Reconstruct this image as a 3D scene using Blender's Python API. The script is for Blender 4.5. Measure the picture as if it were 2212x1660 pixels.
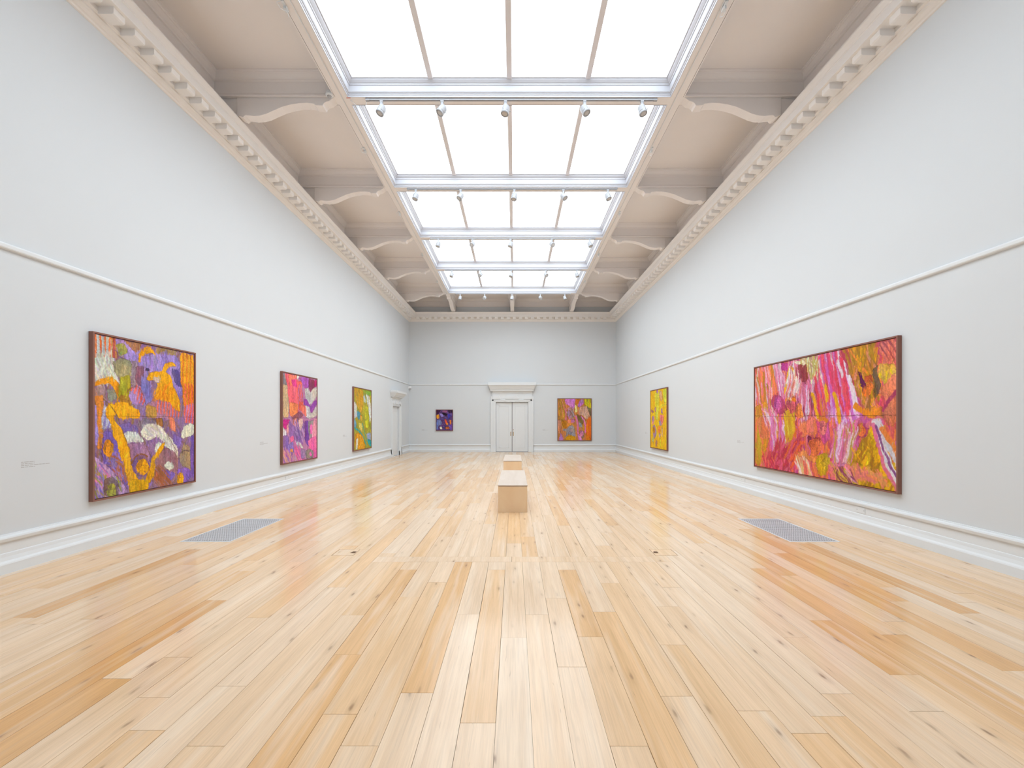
import bpy, bmesh, math, random
import numpy as np
from mathutils import Vector, Matrix

for o in list(bpy.data.objects):
    bpy.data.objects.remove(o, do_unlink=True)
scene = bpy.context.scene
COL = scene.collection
random.seed(7)

# ------------------------------------------------------------------ camera
F_PX = 925.0                      # focal length in pixels of the 2212 px wide frame
VP = (1111.0, 909.0)              # vanishing point of the room's length in the frame
CAM_H = 1.52
cam_d = bpy.data.cameras.new('camera')
cam = bpy.data.objects.new('camera', cam_d)
COL.objects.link(cam)
cam_d.sensor_fit = 'HORIZONTAL'
cam_d.sensor_width = 36.0
cam_d.lens = 36.0 * F_PX / 2212.0
cam_d.shift_x = -(VP[0] - 1106.0) / 2212.0
cam_d.shift_y = (VP[1] - 830.0) / 2212.0
cam_d.clip_start = 0.05
cam_d.clip_end = 200
cam.location = (0, 0, CAM_H)
cam.rotation_euler = (math.pi / 2, 0, 0)
scene.camera = cam

# ------------------------------------------------------------------ world, light level
world = bpy.data.worlds.new('overcast_sky')
scene.world = world
world.use_nodes = True
world.node_tree.nodes['Background'].inputs[0].default_value = (0.93, 0.96, 1.0, 1)
world.node_tree.nodes['Background'].inputs[1].default_value = 1.0
SKYLIGHT_STRENGTH = 4.0           # luminous laylight panes (diffused daylight)
SKYLIGHT_COLOR = (0.83, 0.93, 1.0)
vs = scene.view_settings
vs.view_transform = 'Standard'
vs.look = 'None'
vs.gamma = 1.0
vs.use_curve_mapping = False
vs.exposure = 0.0

# ------------------------------------------------------------------ room sizes (metres; x right, y into the room)
XL, XR = -5.08, 4.906
YF, YB = -0.6, 20.65
Z_CORN0, Z_CORN1 = 6.31, 6.67
Z_BEAM, Z_CEIL = 7.0, 7.38
SKX0, SKX1 = -2.82, 2.65
BEAM_W = 0.18
EDGE_W = 0.21
BEAMS = [1.65, 4.45, 7.25, 10.06, 12.80, 15.49, 18.40]

# ------------------------------------------------------------------ helpers
def srgb(r, g, b):
    def f(c):
        c = c / 255.0
        return c / 12.92 if c <= 0.04045 else ((c + 0.055) / 1.055) ** 2.4
    return (f(r), f(g), f(b))

class MB:
    """collects polygons; build() links them as one mesh object"""
    def __init__(self):
        self.v = []; self.f = []
    def add(self, vs_, fs):
        n = len(self.v)
        self.v += [tuple(p) for p in vs_]
        self.f += [tuple(i + n for i in f) for f in fs]
        return self
    def box(self, x0, x1, y0, y1, z0, z1):
        return self.add([(x0, y0, z0), (x1, y0, z0), (x1, y1, z0), (x0, y1, z0),
                         (x0, y0, z1), (x1, y0, z1), (x1, y1, z1), (x0, y1, z1)],
                        [(0, 3, 2, 1), (4, 5, 6, 7), (0, 1, 5, 4), (1, 2, 6, 5), (2, 3, 7, 6), (3, 0, 4, 7)])
    def quad(self, a, b, c, d):
        return self.add([a, b, c, d], [(0, 1, 2, 3)])
    def prism(self, poly, lo, hi, axis='y'):
        """poly: list of 2-d points; extruded along axis from lo to hi"""
        def p3(p, t):
            if axis == 'y': return (p[0], t, p[1])
            if axis == 'x': return (t, p[0], p[1])
            return (p[0], p[1], t)
        n = len(poly)
        v = [p3(p, lo) for p in poly] + [p3(p, hi) for p in poly]
        f = [tuple(range(n)), tuple(range(2 * n - 1, n - 1, -1))]
        f += [(i, n + i, n + (i + 1) % n, (i + 1) % n) for i in range(n)]
        return self.add(v, f)
    def tube(self, pts, r, n=8, caps=True):
        pts = [Vector(p) for p in pts]
        rings = []
        for i, p in enumerate(pts):
            t = (pts[min(i + 1, len(pts) - 1)] - pts[max(i - 1, 0)]).normalized()
            up = Vector((0, 0, 1)) if abs(t.z) < 0.9 else Vector((1, 0, 0))
            a = t.cross(up).normalized(); b = t.cross(a).normalized()
            rr = r[i] if isinstance(r, (list, tuple)) else r
            rings.append([p + (a * math.cos(2 * math.pi * k / n) + b * math.sin(2 * math.pi * k / n)) * rr for k in range(n)])
        v = [q for ring in rings for q in ring]
        f = []
        for i in range(len(rings) - 1):
            for k in range(n):
                f.append((i * n + k, i * n + (k + 1) % n, (i + 1) * n + (k + 1) % n, (i + 1) * n + k))
        if caps:
            f.append(tuple(range(n)))
            f.append(tuple(range(len(v) - 1, len(v) - n - 1, -1)))
        return self.add(v, f)
    def lathe(self, prof, n=16, m=None):
        """prof: (radius, z) list around the z axis, optional matrix"""
        v = []
        for r, z in prof:
            for k in range(n):
                p = Vector((r * math.cos(2 * math.pi * k / n), r * math.sin(2 * math.pi * k / n), z))
                v.append(m @ p if m else p)
        f = []
        for i in range(len(prof) - 1):
            for k in range(n):
                f.append((i * n + k, i * n + (k + 1) % n, (i + 1) * n + (k + 1) % n, (i + 1) * n + k))
        f.append(tuple(range(n - 1, -1, -1)))
        f.append(tuple((len(prof) - 1) * n + k for k in range(n)))
        return self.add(v, f)
    def build(self, name, mat, parent=None, smooth=False, bevel=0.0):
        me = bpy.data.meshes.new(name)
        me.from_pydata(self.v, [], self.f)
        bm = bmesh.new(); bm.from_mesh(me)
        bmesh.ops.remove_doubles(bm, verts=bm.verts, dist=1e-5)
        bmesh.ops.recalc_face_normals(bm, faces=bm.faces)
        bm.to_mesh(me); bm.free()
        if smooth:
            me.polygons.foreach_set('use_smooth', [True] * len(me.polygons))
        me.materials.append(mat)
        o = bpy.data.objects.new(name, me)
        COL.objects.link(o)
        if parent: o.parent = parent
        if bevel:
            md = o.modifiers.new('bevel', 'BEVEL'); md.width = bevel; md.segments = 2
            md.limit_method = 'ANGLE'; md.angle_limit = math.radians(50)
        return o

def empty(name, loc=(0, 0, 0)):
    o = bpy.data.objects.new(name, None)
    COL.objects.link(o); o.location = loc
    o.empty_display_size = 0.1
    return o
def tag(o, label=None, cat=None, group=None, kind=None):
    if label: o['label'] = label
    if cat: o['category'] = cat
    if group: o['group'] = group
    if kind: o['kind'] = kind
    return o

def side_strip(mb, prof, rect, side, a=None, b=None):
    """run a (inset, height) profile along one side of rect with mitred ends, or cut square at a / b"""
    x0, x1, y0, y1 = rect
    P = []
    for d, z in prof:
        if side == 'left':
            s, e = (x0 + d, (y0 + d) if a is None else a, z), (x0 + d, (y1 - d) if b is None else b, z)
        elif side == 'right':
            s, e = (x1 - d, (y0 + d) if a is None else a, z), (x1 - d, (y1 - d) if b is None else b, z)
        elif side == 'back':
            s, e = ((x0 + d) if a is None else a, y1 - d, z), ((x1 - d) if b is None else b, y1 - d, z)
        else:
            s, e = ((x0 + d) if a is None else a, y0 + d, z), ((x1 - d) if b is None else b, y0 + d, z)
        P.append((s, e))
    v = [p for q in P for p in q]
    f = [(2 * i, 2 * i + 1, 2 * i + 3, 2 * i + 2) for i in range(len(P) - 1)]
    mb.add(v, f)
    if a is not None: mb.add([q[0] for q in P], [tuple(range(len(P)))])
    if b is not None: mb.add([q[1] for q in P], [tuple(range(len(P)))])
    return mb

# ------------------------------------------------------------------ materials
def new_mat(name):
    m = bpy.data.materials.new(name); m.use_nodes = True
    nt = m.node_tree
    return m, nt, nt.nodes['Principled BSDF']
def paint(name, col, rough=0.6, var=0.03, bump=0.0, scale=3.0, spec=0.3, metal=0.0):
    m, nt, b = new_mat(name)
    N, L = nt.nodes, nt.links
    geo = N.new('ShaderNodeNewGeometry')
    no = N.new('ShaderNodeTexNoise'); no.inputs['Scale'].default_value = scale; no.inputs['Detail'].default_value = 4
    L.new(geo.outputs['Position'], no.inputs['Vector'])
    mx = N.new('ShaderNodeMix'); mx.data_type = 'RGBA'
    mx.inputs['A'].default_value = tuple(c * (1 - var) for c in col) + (1,)
    mx.inputs['B'].default_value = tuple(min(1, c * (1 + var)) for c in col) + (1,)
    L.new(no.outputs['Fac'], mx.inputs['Factor'])
    L.new(mx.outputs['Result'], b.inputs['Base Color'])
    b.inputs['Roughness'].default_value = rough
    b.inputs['Specular IOR Level'].default_value = spec
    b.inputs['Metallic'].default_value = metal
    if bump:
        n2 = N.new('ShaderNodeTexNoise'); n2.inputs['Scale'].default_value = 60; n2.inputs['Detail'].default_value = 3
        L.new(geo.outputs['Position'], n2.inputs['Vector'])
        bp = N.new('ShaderNodeBump'); bp.inputs['Strength'].default_value = bump; bp.inputs['Distance'].default_value = 0.003
        L.new(n2.outputs['Fac'], bp.inputs['Height']); L.new(bp.outputs['Normal'], b.inputs['Normal'])
    return m

def wood_floor(name, attr_type):
    m, nt, b = new_mat(name)
    N, L = nt.nodes, nt.links
    def attr(n):
        a = N.new('ShaderNodeAttribute'); a.attribute_type = attr_type; a.attribute_name = n
        return a.outputs['Fac']
    tone, shift = attr('tone'), attr('shift')
    geo = N.new('ShaderNodeNewGeometry')
    cmb = N.new('ShaderNodeCombineXYZ')
    def mul(a, k):
        q = N.new('ShaderNodeMath'); q.operation = 'MULTIPLY'; L.new(a, q.inputs[0]); q.inputs[1].default_value = k
        return q.outputs[0]
    L.new(mul(shift, 3.7), cmb.inputs[0]); L.new(mul(shift, 23.0), cmb.inputs[1]); L.new(mul(shift, 11.0), cmb.inputs[2])
    add = N.new('ShaderNodeVectorMath'); add.operation = 'ADD'
    L.new(geo.outputs['Position'], add.inputs[0]); L.new(cmb.outputs[0], add.inputs[1])
    def scaled(sx, sy):
        s = N.new('ShaderNodeVectorMath'); s.operation = 'MULTIPLY'
        L.new(add.outputs[0], s.inputs[0]); s.inputs[1].default_value = (sx, sy, 1.0)
        return s.outputs[0]
    def noise(vec, scale, detail, dist=0.0):
        n = N.new('ShaderNodeTexNoise'); n.inputs['Scale'].default_value = scale
        n.inputs['Detail'].default_value = detail; n.inputs['Distortion'].default_value = dist
        L.new(vec, n.inputs['Vector']); return n.outputs['Fac']
    def ramp(fac, stops):
        r = N.new('ShaderNodeValToRGB'); e = r.color_ramp.elements
        while len(e) > len(stops): e.remove(e[-1])
        while len(e) < len(stops): e.new(0.5)
        for el, (p, c) in zip(e, stops):
            el.position = p; el.color = tuple(c) + (1,)
        L.new(fac, r.inputs[0]); return r.outputs['Color']
    def mix(fac, a, bb, mode='MIX'):
        q = N.new('ShaderNodeMix'); q.data_type = 'RGBA'; q.blend_type = mode
        if isinstance(fac, float): q.inputs['Factor'].default_value = fac
        else: L.new(fac, q.inputs['Factor'])
        for s, val in (('A', a), ('B', bb)):
            if isinstance(val, tuple): q.inputs[s].default_value = val + (1,)
            else: L.new(val, q.inputs[s])
        return q.outputs['Result']
    base = ramp(tone, [(0.0, WOOD[0]), (0.45, WOOD[1]), (0.75, WOOD[2]), (1.0, WOOD[3])])
    blotch = noise(scaled(5.0, 0.55), 1.0, 2)
    c = mix(ramp(blotch, [(0.35, (0, 0, 0)), (0.8, (0.5, 0.5, 0.5))]), base, mix(0.5, base, (0.52, 0.30, 0.13), 'MIX'))
    band = noise(scaled(16.0, 0.38), 1.0, 3, 0.3)
    c = mix(ramp(band, [(0.42, (0, 0, 0)), (0.78, (0.6, 0.6, 0.6))]), c, mix(0.45, c, (0.56, 0.30, 0.12)))
    pale = noise(scaled(7.0, 0.5), 1.7, 2)
    c = mix(ramp(pale, [(0.52, (0, 0, 0)), (0.75, (0.5, 0.5, 0.5))]), c, srgb(250, 230, 206))
    grain = noise(scaled(48.0, 1.3), 1.0, 5, 1.6)
    c = mix(0.16, c, ramp(grain, [(0.3, (0.40, 0.36, 0.32)), (0.55, (1, 1, 1)), (0.75, (1, 1, 1))]), 'MULTIPLY')
    fine = noise(scaled(220.0, 6.0), 1.0, 2)
    c = mix(0.10, c, ramp(fine, [(0.3, (0.35, 0.3, 0.27)), (0.6, (1, 1, 1))]), 'MULTIPLY')
    # knots
    vo = N.new('ShaderNodeTexVoronoi'); vo.voronoi_dimensions = '2D'; vo.feature = 'F1'; vo.inputs['Scale'].default_value = 1.0
    wv = N.new('ShaderNodeVectorMath'); wv.operation = 'ADD'
    nz = N.new('ShaderNodeTexNoise'); nz.inputs['Scale'].default_value = 9.0
    L.new(add.outputs[0], nz.inputs['Vector'])
    sc = N.new('ShaderNodeVectorMath'); sc.operation = 'SCALE'; sc.inputs['Scale'].default_value = 0.16
    L.new(nz.outputs['Color'], sc.inputs[0])
    L.new(scaled(7.0, 2.0), wv.inputs[0]); L.new(sc.outputs[0], wv.inputs[1])
    L.new(wv.outputs[0], vo.inputs['Vector'])
    kd = ramp(vo.outputs['Distance'], [(0.0, (0.95, 0.95, 0.95)), (0.04, (0.7, 0.7, 0.7)), (0.085, (0.2, 0.2, 0.2)), (0.22, (0, 0, 0))])
    sep = N.new('ShaderNodeSeparateColor'); L.new(vo.outputs['Color'], sep.inputs[0])
    pres = ramp(sep.outputs[0], [(0.5, (0, 0, 0)), (1.0, (0.85, 0.85, 0.85))])
    kf = N.new('ShaderNodeMix'); kf.data_type = 'RGBA'; kf.blend_type = 'MULTIPLY'; kf.inputs['Factor'].default_value = 1
    L.new(kd, kf.inputs['A']); L.new(pres, kf.inputs['B'])
    c = mix(kf.outputs['Result'], c, srgb(126, 86, 62))
    # thin dark cracks and scuffs along the grain
    ck = noise(scaled(38.0, 2.2), 1.0, 2, 2.0)
    ckf = ramp(ck, [(0.735, (0, 0, 0)), (0.80, (0.55, 0.55, 0.55))])
    c = mix(ckf, c, srgb(140, 104, 78))
    L.new(c, b.inputs['Base Color'])
    rr = N.new('ShaderNodeMapRange'); rr.inputs['To Min'].default_value = 0.13; rr.inputs['To Max'].default_value = 0.19
    L.new(noise(scaled(2.0, 1.2), 1.0, 3), rr.inputs['Value']); L.new(rr.outputs[0], b.inputs['Roughness'])
    b.inputs['Specular IOR Level'].default_value = 0.36
    bp = N.new('ShaderNodeBump'); bp.inputs['Strength'].default_value = 0.04; bp.inputs['Distance'].default_value = 0.001
    L.new(grain, bp.inputs['Height']); L.new(bp.outputs['Normal'], b.inputs['Normal'])
    return m

def plywood(name, c0, c1, axis):
    m, nt, b = new_mat(name)
    N, L = nt.nodes, nt.links
    geo = N.new('ShaderNodeNewGeometry')
    s = N.new('ShaderNodeVectorMath'); s.operation = 'MULTIPLY'; s.inputs[1].default_value = axis
    L.new(geo.outputs['Position'], s.inputs[0])
    n = N.new('ShaderNodeTexNoise'); n.inputs['Scale'].default_value = 1.0; n.inputs['Detail'].default_value = 5; n.inputs['Distortion'].default_value = 1.5
    L.new(s.outputs[0], n.inputs['Vector'])
    r = N.new('ShaderNodeValToRGB'); r.color_ramp.elements[0].color = c0 + (1,); r.color_ramp.elements[1].color = c1 + (1,)
    r.color_ramp.elements[0].position = 0.3; r.color_ramp.elements[1].position = 0.7
    L.new(n.outputs['Fac'], r.inputs[0]); L.new(r.outputs[0], b.inputs['Base Color'])
    b.inputs['Roughness'].default_value = 0.45
    return m

WOOD = [srgb(249, 224, 196), srgb(246, 207, 163), srgb(241, 195, 144), srgb(232, 178, 118)]
M = {}
M['wall'] = paint('wall_paint', (0.727, 0.757, 0.785), 0.75, 0.012, 0.05, 1.2)
M['trim'] = paint('satin_white_trim_paint', (0.81, 0.835, 0.855), 0.45, 0.012, 0.0, 4)
M['ceil'] = paint('ceiling_paint', (0.92, 0.875, 0.86), 0.7, 0.02, 0.04, 2)
M['corn'] = paint('cornice_paint', (0.93, 0.895, 0.87), 0.6, 0.015, 0.0, 4)
M['frame_w'] = paint('skylight_frame_paint', (0.58, 0.585, 0.63), 0.6, 0.02, 0.0, 5)
M['bar'] = paint('glazing_bar_paint', (0.82, 0.80, 0.83), 0.5, 0.04)
M['metal_w'] = paint('white_metal', (0.44, 0.45, 0.48), 0.45, 0.02, 0, 8, 0.5)
M['grey'] = paint('grey_metal', (0.45, 0.45, 0.47), 0.4, 0.04, 0, 8, 0.5, 0.3)
M['lens'] = paint('lamp_lens', (0.60, 0.57, 0.55), 0.2, 0.03, 0, 8, 0.6)
M['dark'] = paint('gap_shade', (0.05, 0.045, 0.04), 0.8, 0.1)
M['subfloor'] = paint('subfloor', (0.16, 0.09, 0.05), 0.9, 0.2)
M['steel'] = paint('grille_steel', (0.66, 0.65, 0.67), 0.45, 0.05, 0, 10, 0.5, 0.0)
M['pit'] = paint('duct_shadow_metal', (0.10, 0.097, 0.105), 0.7, 0.1)  # dark tone paints the shade down in the duct
M['walnut'] = paint('stained_frame_wood', srgb(142, 98, 86), 0.5, 0.12, 0.0, 14)
M['backing'] = paint('shaded_backing', srgb(60, 32, 36), 0.8, 0.1)  # dark tone paints the shadow line between canvas and frame
M['brass'] = paint('brass', (0.55, 0.40, 0.25), 0.35, 0.05, 0, 8, 0.5, 0.7)
M['vinyl'] = paint('grey_vinyl', (0.52, 0.52, 0.53), 0.6, 0.05)
M['red'] = paint('red_tape', (0.6, 0.08, 0.05), 0.6, 0.05)
M['floor'] = wood_floor('oak_boards', 'OBJECT')
M['floor_rest'] = wood_floor('oak_boards_joined', 'GEOMETRY')
M['ply'] = plywood('birch_plywood', srgb(240, 205, 163), srgb(247, 219, 182), (3, 3, 0.8))
M['ply_lit_top'] = plywood('birch_plywood_lit_top', srgb(208, 190, 174), srgb(217, 201, 187), (6, 0.8, 3))  # greyer copy of the same plywood, toned for the light on the top
m, nt, b = new_mat('diffusing_glass')
b.inputs['Base Color'].default_value = (0.9, 0.92, 0.95, 1)
b.inputs['Roughness'].default_value = 0.4
b.inputs['Emission Color'].default_value = SKYLIGHT_COLOR + (1,)
b.inputs['Emission Strength'].default_value = SKYLIGHT_STRENGTH
M['glass'] = m
m, nt, b = new_mat('oil_paint')
a = nt.nodes.new('ShaderNodeAttribute'); a.attribute_type = 'GEOMETRY'; a.attribute_name = 'paint'
nt.links.new(a.outputs['Color'], b.inputs['Base Color'])
b.inputs['Roughness'].default_value = 0.6
b.inputs['Specular IOR Level'].default_value = 0.2
n = nt.nodes.new('ShaderNodeTexNoise'); n.inputs['Scale'].default_value = 90; n.inputs['Detail'].default_value = 3
g = nt.nodes.new('ShaderNodeNewGeometry'); nt.links.new(g.outputs['Position'], n.inputs['Vector'])
bp = nt.nodes.new('ShaderNodeBump'); bp.inputs['Strength'].default_value = 0.15; bp.inputs['Distance'].default_value = 0.003
nt.links.new(n.outputs['Fac'], bp.inputs['Height']); nt.links.new(bp.outputs['Normal'], b.inputs['Normal'])
M['art'] = m

# ================================================================== THE ROOM SHELL
ROOM = (XL, XR, YF, YB)
T = 0.25
D1 = (-0.888, 0.670, 2.415)        # far double door: x0, x1, top
D2 = (17.77, 18.83, 2.12)          # side door: y0, y1, top
def struct(o, label, cat): return tag(o, label, cat, None, 'structure')

w = MB().box(XL - T, XL, YF - T, D2[0], -0.05, Z_CEIL).box(XL - T, XL, D2[1], YB + T, -0.05, Z_CEIL).box(XL - T, XL, D2[0], D2[1], D2[2], Z_CEIL)
struct(w.build('wall_left', M['wall']), 'long pale grey wall on the left side of the gallery', 'wall')
w = MB().box(XR, XR + T, YF - T, YB + T, -0.05, Z_CEIL)
struct(w.build('wall_right', M['wall']), 'long pale grey wall on the right side of the gallery', 'wall')
w = MB().box(XL, D1[0], YB, YB + T, -0.05, Z_CEIL).box(D1[1], XR, YB, YB + T, -0.05, Z_CEIL).box(D1[0], D1[1], YB, YB + T, D1[2], Z_CEIL)
struct(w.build('wall_back', M['wall']), 'pale grey end wall with the white double door', 'wall')
w = MB().box(XL, XR, YF - T, YF, -0.05, Z_CEIL)
struct(w.build('wall_front', M['wall']), 'pale wall behind the viewer', 'wall')

# ---------------------------------------------------------------- floor: boards laid along the room
floor = struct(MB().box(XL, XR, YF, YB, -0.12, -0.045).build('floor', M['subfloor']), 'wide honey coloured oak board floor', 'floor')
GRATES = [(-4.19, -3.565, 5.36, 6.63), (3.455, 4.085, 5.36, 6.63)]
LIDS = [(-2.06, -1.815, 4.82, 5.05), (1.59, 1.845, 4.82, 5.05)]
PW, SEAM0 = 0.1797, -0.0931
STRIP = (SEAM0 - 8 * PW, SEAM0 + 9 * PW, 4.604, 4.78)
# board ends that the photograph shows: row -> [(end distance, tone of the board that stops there)]
KNOWN = {
    -14: [(1.2, .4), (3.62, 1.0), (5.4, .25)], -13: [(2.52, .9), (4.6, .2)], -21: [(3.3, .4), (5.05, .95), (7.2, .3)],
    -1: [(2.151, .12), (4.361, .5), (4.604, .05), (7.0, .35)], -2: [(1.1, .1), (3.36, .08), (6.3, .1)],
    -3: [(2.389, .15), (4.604, .74), (6.5, .15)], -4: [(2.0, .3), (4.023, .35), (5.9, .12)],
    -5: [(2.217, .55), (3.69, .42), (5.6, .2)], -6: [(2.779, .8), (4.366, .72), (4.604, .2), (6.8, .5)],
    -7: [(1.5, .2), (3.34, .2), (4.604, .45), (7.4, .02)], -8: [(2.0, .3), (4.9, .25), (7.3, .0)],
    -9: [(2.45, .15), (3.9, .1), (6.0, .55)], -10: [(2.1, .5), (4.4, .15), (6.6, .2)],
    -11: [(2.35, .3), (3.3, .25), (5.2, .5)], -12: [(2.75, .2), (4.2, .2), (6.1, .3)],
    0: [(2.996, .05), (5.3, .15), (7.6, .5)], 1: [(3.35, .22), (4.604, .08), (5.6, .6), (8.0, .3)],
    2: [(2.64, .15), (3.66, .18), (4.604, .1), (6.4, .1)], 3: [(2.0, .25), (3.01, .35), (4.36, .7), (4.604, .1), (6.9, .2)],
    4: [(3.4, .55), (4.604, .1), (6.2, .25)], 5: [(2.36, .3), (4.0, .35), (6.7, .15)],
    6: [(2.9, .45), (5.2, .3), (7.2, .1)], 7: [(2.24, .3), (3.5, .25), (5.8, .2)], 8: [(2.08, .6), (3.9, .2), (6.2, .3)],
    9: [(2.2, .55), (4.6, .1), (7.0, .25)], 10: [(2.38, .25), (5.0, .05), (7.5, .2)], 11: [(3.0, .2), (5.6, .15)],
    13: [(2.56, .4), (3.257, .85), (5.3, .2)], 14: [(1.9, .5), (4.4, .75), (6.6, .2)], 15: [(3.037, .82), (4.2, .35), (6.4, .7)],
    17: [(2.6, .3), (4.9, .88), (7.5, .3)], 18: [(3.6, .35), (6.0, .8), (8.0, .3)], 20: [(3.374, .3), (5.3, .9), (7.0, .3)],
}
rnd = random.Random(11)
boards = []
def subtract(rects, hole):
    out = []
    hx0, hx1, hy0, hy1 = hole
    for (x0, x1, y0, y1, t, s) in rects:
        if x1 <= hx0 or x0 >= hx1 or y1 <= hy0 or y0 >= hy1:
            out.append((x0, x1, y0, y1, t, s)); continue
        if y0 < hy0: out.append((x0, x1, y0, hy0, t, s))
        if y1 > hy1: out.append((x0, x1, hy1, y1, t, s))
        a, bb = max(y0, hy0), min(y1, hy1)
        if x0 < hx0: out.append((x0, hx0, a, bb, t, s))
        if x1 > hx1: out.append((hx1, x1, a, bb, t, s))
    return out
k0 = math.floor((XL - SEAM0) / PW); k1 = math.ceil((XR - SEAM0) / PW)
for k in range(k0, k1):
    x0, x1 = max(XL, SEAM0 + k * PW), min(XR, SEAM0 + (k + 1) * PW)
    y = YF
    ends = list(KNOWN.get(k, []))
    y_cuts = []
    if ends:
        first = ends[0][0]
        while first - y > 2.6:
            y += rnd.uniform(1.4, 2.4)
            if first - y < 0.7: break
            y_cuts.append((y, min(1, max(0, rnd.gauss(.3, .2)))))
        y_cuts += ends
        y = ends[-1][0]
    while y < YB:
        y += rnd.uniform(1.5, 2.9)
        if YB - y < 0.6: y = YB
        t = rnd.random()
        t = abs(rnd.gauss(.24, .19)) if t < .74 else rnd.uniform(.45, .75)
        y_cuts.append((min(y, YB), min(1, t)))
    p = YF
    row = []
    for yc, t in y_cuts:
        if yc - p > 0.05:
            row.append((x0, x1, p, yc, t, rnd.random()))
            p = yc
    for h in GRATES + LIDS + [STRIP]:
        row = subtract(row, h)
    boards += row
SX = STRIP
boards.append((SX[0], -0.03, SX[2], SX[3], .12, rnd.random()))
boards.append((-0.03, SX[1], SX[2], SX[3], .2, rnd.random()))
def seen_area(bd):
    x0, x1, y0, y1 = bd[:4]
    y0, y1 = max(y0, 1.9), min(y1, YB)
    if y1 <= y0: return 0
    ym = 0.5 * (y0 + y1)
    xa, xb = 1111 + x0 * F_PX / ym, 1111 + x1 * F_PX / ym
    if xb < -60 or xa > 2270:
        return 0
    return F_PX * F_PX * CAM_H * (x1 - x0) * 0.5 * (1 / y0 ** 2 - 1 / y1 ** 2)
boards.sort(key=seen_area, reverse=True)
unit = MB().add([(0, 0, 0), (1, 0, 0), (1, 1, 0), (0, 1, 0), (0, 0, -1), (1, 0, -1), (1, 1, -1), (0, 1, -1)],
                [(0, 1, 2, 3), (0, 4, 5, 1), (1, 5, 6, 2), (2, 6, 7, 3), (3, 7, 4, 0)])
ume = bpy.data.meshes.new('plank'); ume.from_pydata(unit.v, [], unit.f); ume.materials.append(M['floor'])
NB = 298
rest = MB(); rest_t = []; rest_s = []
for i, (x0, x1, y0, y1, t, s) in enumerate(boards):
    r2 = random.Random(int(x0 * 1000) * 7919 + int(y0 * 1000))
    gx = r2.choice([0.0006, 0.0008, 0.0012, 0.0018]); gy = r2.choice([0.0006, 0.0010, 0.0015])
    dz = -r2.random() * 0.0008
    if i < NB:
        o = bpy.data.objects.new('plank', ume)
        o.location = (x0 + gx, y0 + gy, dz); o.scale = (x1 - x0 - 2 * gx, y1 - y0 - 2 * gy, 0.04)
        o['tone'] = float(t); o['shift'] = float(s)
        COL.objects.link(o); o.parent = floor
    else:
        rest.add([(x0 + gx, y0 + gy, dz), (x1 - gx, y0 + gy, dz), (x1 - gx, y1 - gy, dz), (x0 + gx, y1 - gy, dz),
                  (x0 + gx, y0 + gy, -.04), (x1 - gx, y0 + gy, -.04), (x1 - gx, y1 - gy, -.04), (x0 + gx, y1 - gy, -.04)],
                 [(0, 1, 2, 3), (0, 4, 5, 1), (1, 5, 6, 2), (2, 6, 7, 3), (3, 7, 4, 0)])
        rest_t += [t] * 5; rest_s += [s] * 5
me = bpy.data.meshes.new('far_planks'); me.from_pydata(rest.v, [], rest.f); me.materials.append(M['floor_rest'])
for nm, dat in (('tone', rest_t), ('shift', rest_s)):
    at = me.attributes.new(nm, 'FLOAT', 'FACE'); at.data.foreach_set('value', dat)
o = bpy.data.objects.new('far_planks', me); COL.objects.link(o); o.parent = floor; o['kind'] = 'stuff'

# ---------------------------------------------------------------- baseboards, picture rails, cornice
BASE = [(0.0, 0.385), (0.012, 0.382), (0.014, 0.372), (0.034, 0.36), (0.040, 0.345), (0.034, 0.322), (0.030, 0.312), (0.010, 0.308),
        (0.010, 0.200), (0.016, 0.195), (0.018, 0.186), (0.022, 0.160), (0.034, 0.125), (0.050, 0.108), (0.056, 0.094), (0.056, 0.0)]
def base(side, segs, label):
    mb = MB()
    for a, b_ in segs: side_strip(mb, BASE, ROOM, side, a, b_)
    struct(mb.build('baseboard_' + side, M['trim']), label, 'baseboard')
base('left', [(None, D2[0] - 0.17), (D2[1] + 0.38, None)], 'deep moulded white skirting along the left wall')
base('right', [(None, None)], 'deep moulded white skirting along the right wall')
base('back', [(None, D1[0] - 0.25), (D1[1] + 0.265, None)], 'deep moulded white skirting along the end wall')
base('front', [(None, None)], 'moulded white skirting behind the viewer')
RAIL = [(0.0, 3.295), (0.012, 3.292), (0.028, 3.283), (0.036, 3.270), (0.036, 3.242), (0.030, 3.232), (0.014, 3.228), (0.0, 3.226)]
n_tr = 0
def trim(mb, mat, label, cat):
    global n_tr
    n_tr += 1
    return struct(mb.build('trim_%d' % n_tr, mat), label, cat)
CORN = [(0.0, 6.285), (0.02, 6.29), (0.03, 6.31), (0.05, 6.315), (0.075, 6.345), (0.10, 6.355), (0.10, 6.375), (0.135, 6.385), (0.135, 6.44),
        (0.365, 6.44), (0.365, 6.56), (0.372, 6.565), (0.372, 6.585), (0.38, 6.60), (0.395, 6.63), (0.405, 6.645), (0.405, 6.67), (0.0, 6.67)]
corn = {}
for side, lb in (('left', 'left'), ('right', 'right'), ('back', 'end'), ('front', 'rear')):
    corn[side] = trim(side_strip(MB(), CORN, ROOM, side), M['corn'], 'cream plaster cornice with a row of blocks topping the %s wall' % lb, 'cornice')
mod = MB().prism([(0.135, 6.44), (0.135, 6.358), (0.15, 6.352), (0.30, 6.352), (0.318, 6.36), (0.322, 6.375), (0.322, 6.44)], -0.075, 0.075, 'y')
mme = mod.build('modillion', M['corn'])
mesh_mod = mme.data
bpy.data.objects.remove(mme)
PIT = 0.2865
def modillion(side, loc, rz):
    o = bpy.data.objects.new('modillion', mesh_mod); COL.objects.link(o)
    o.location = loc; o.rotation_euler = (0, 0, rz); o.parent = corn[side]
y = 4.30
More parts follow.
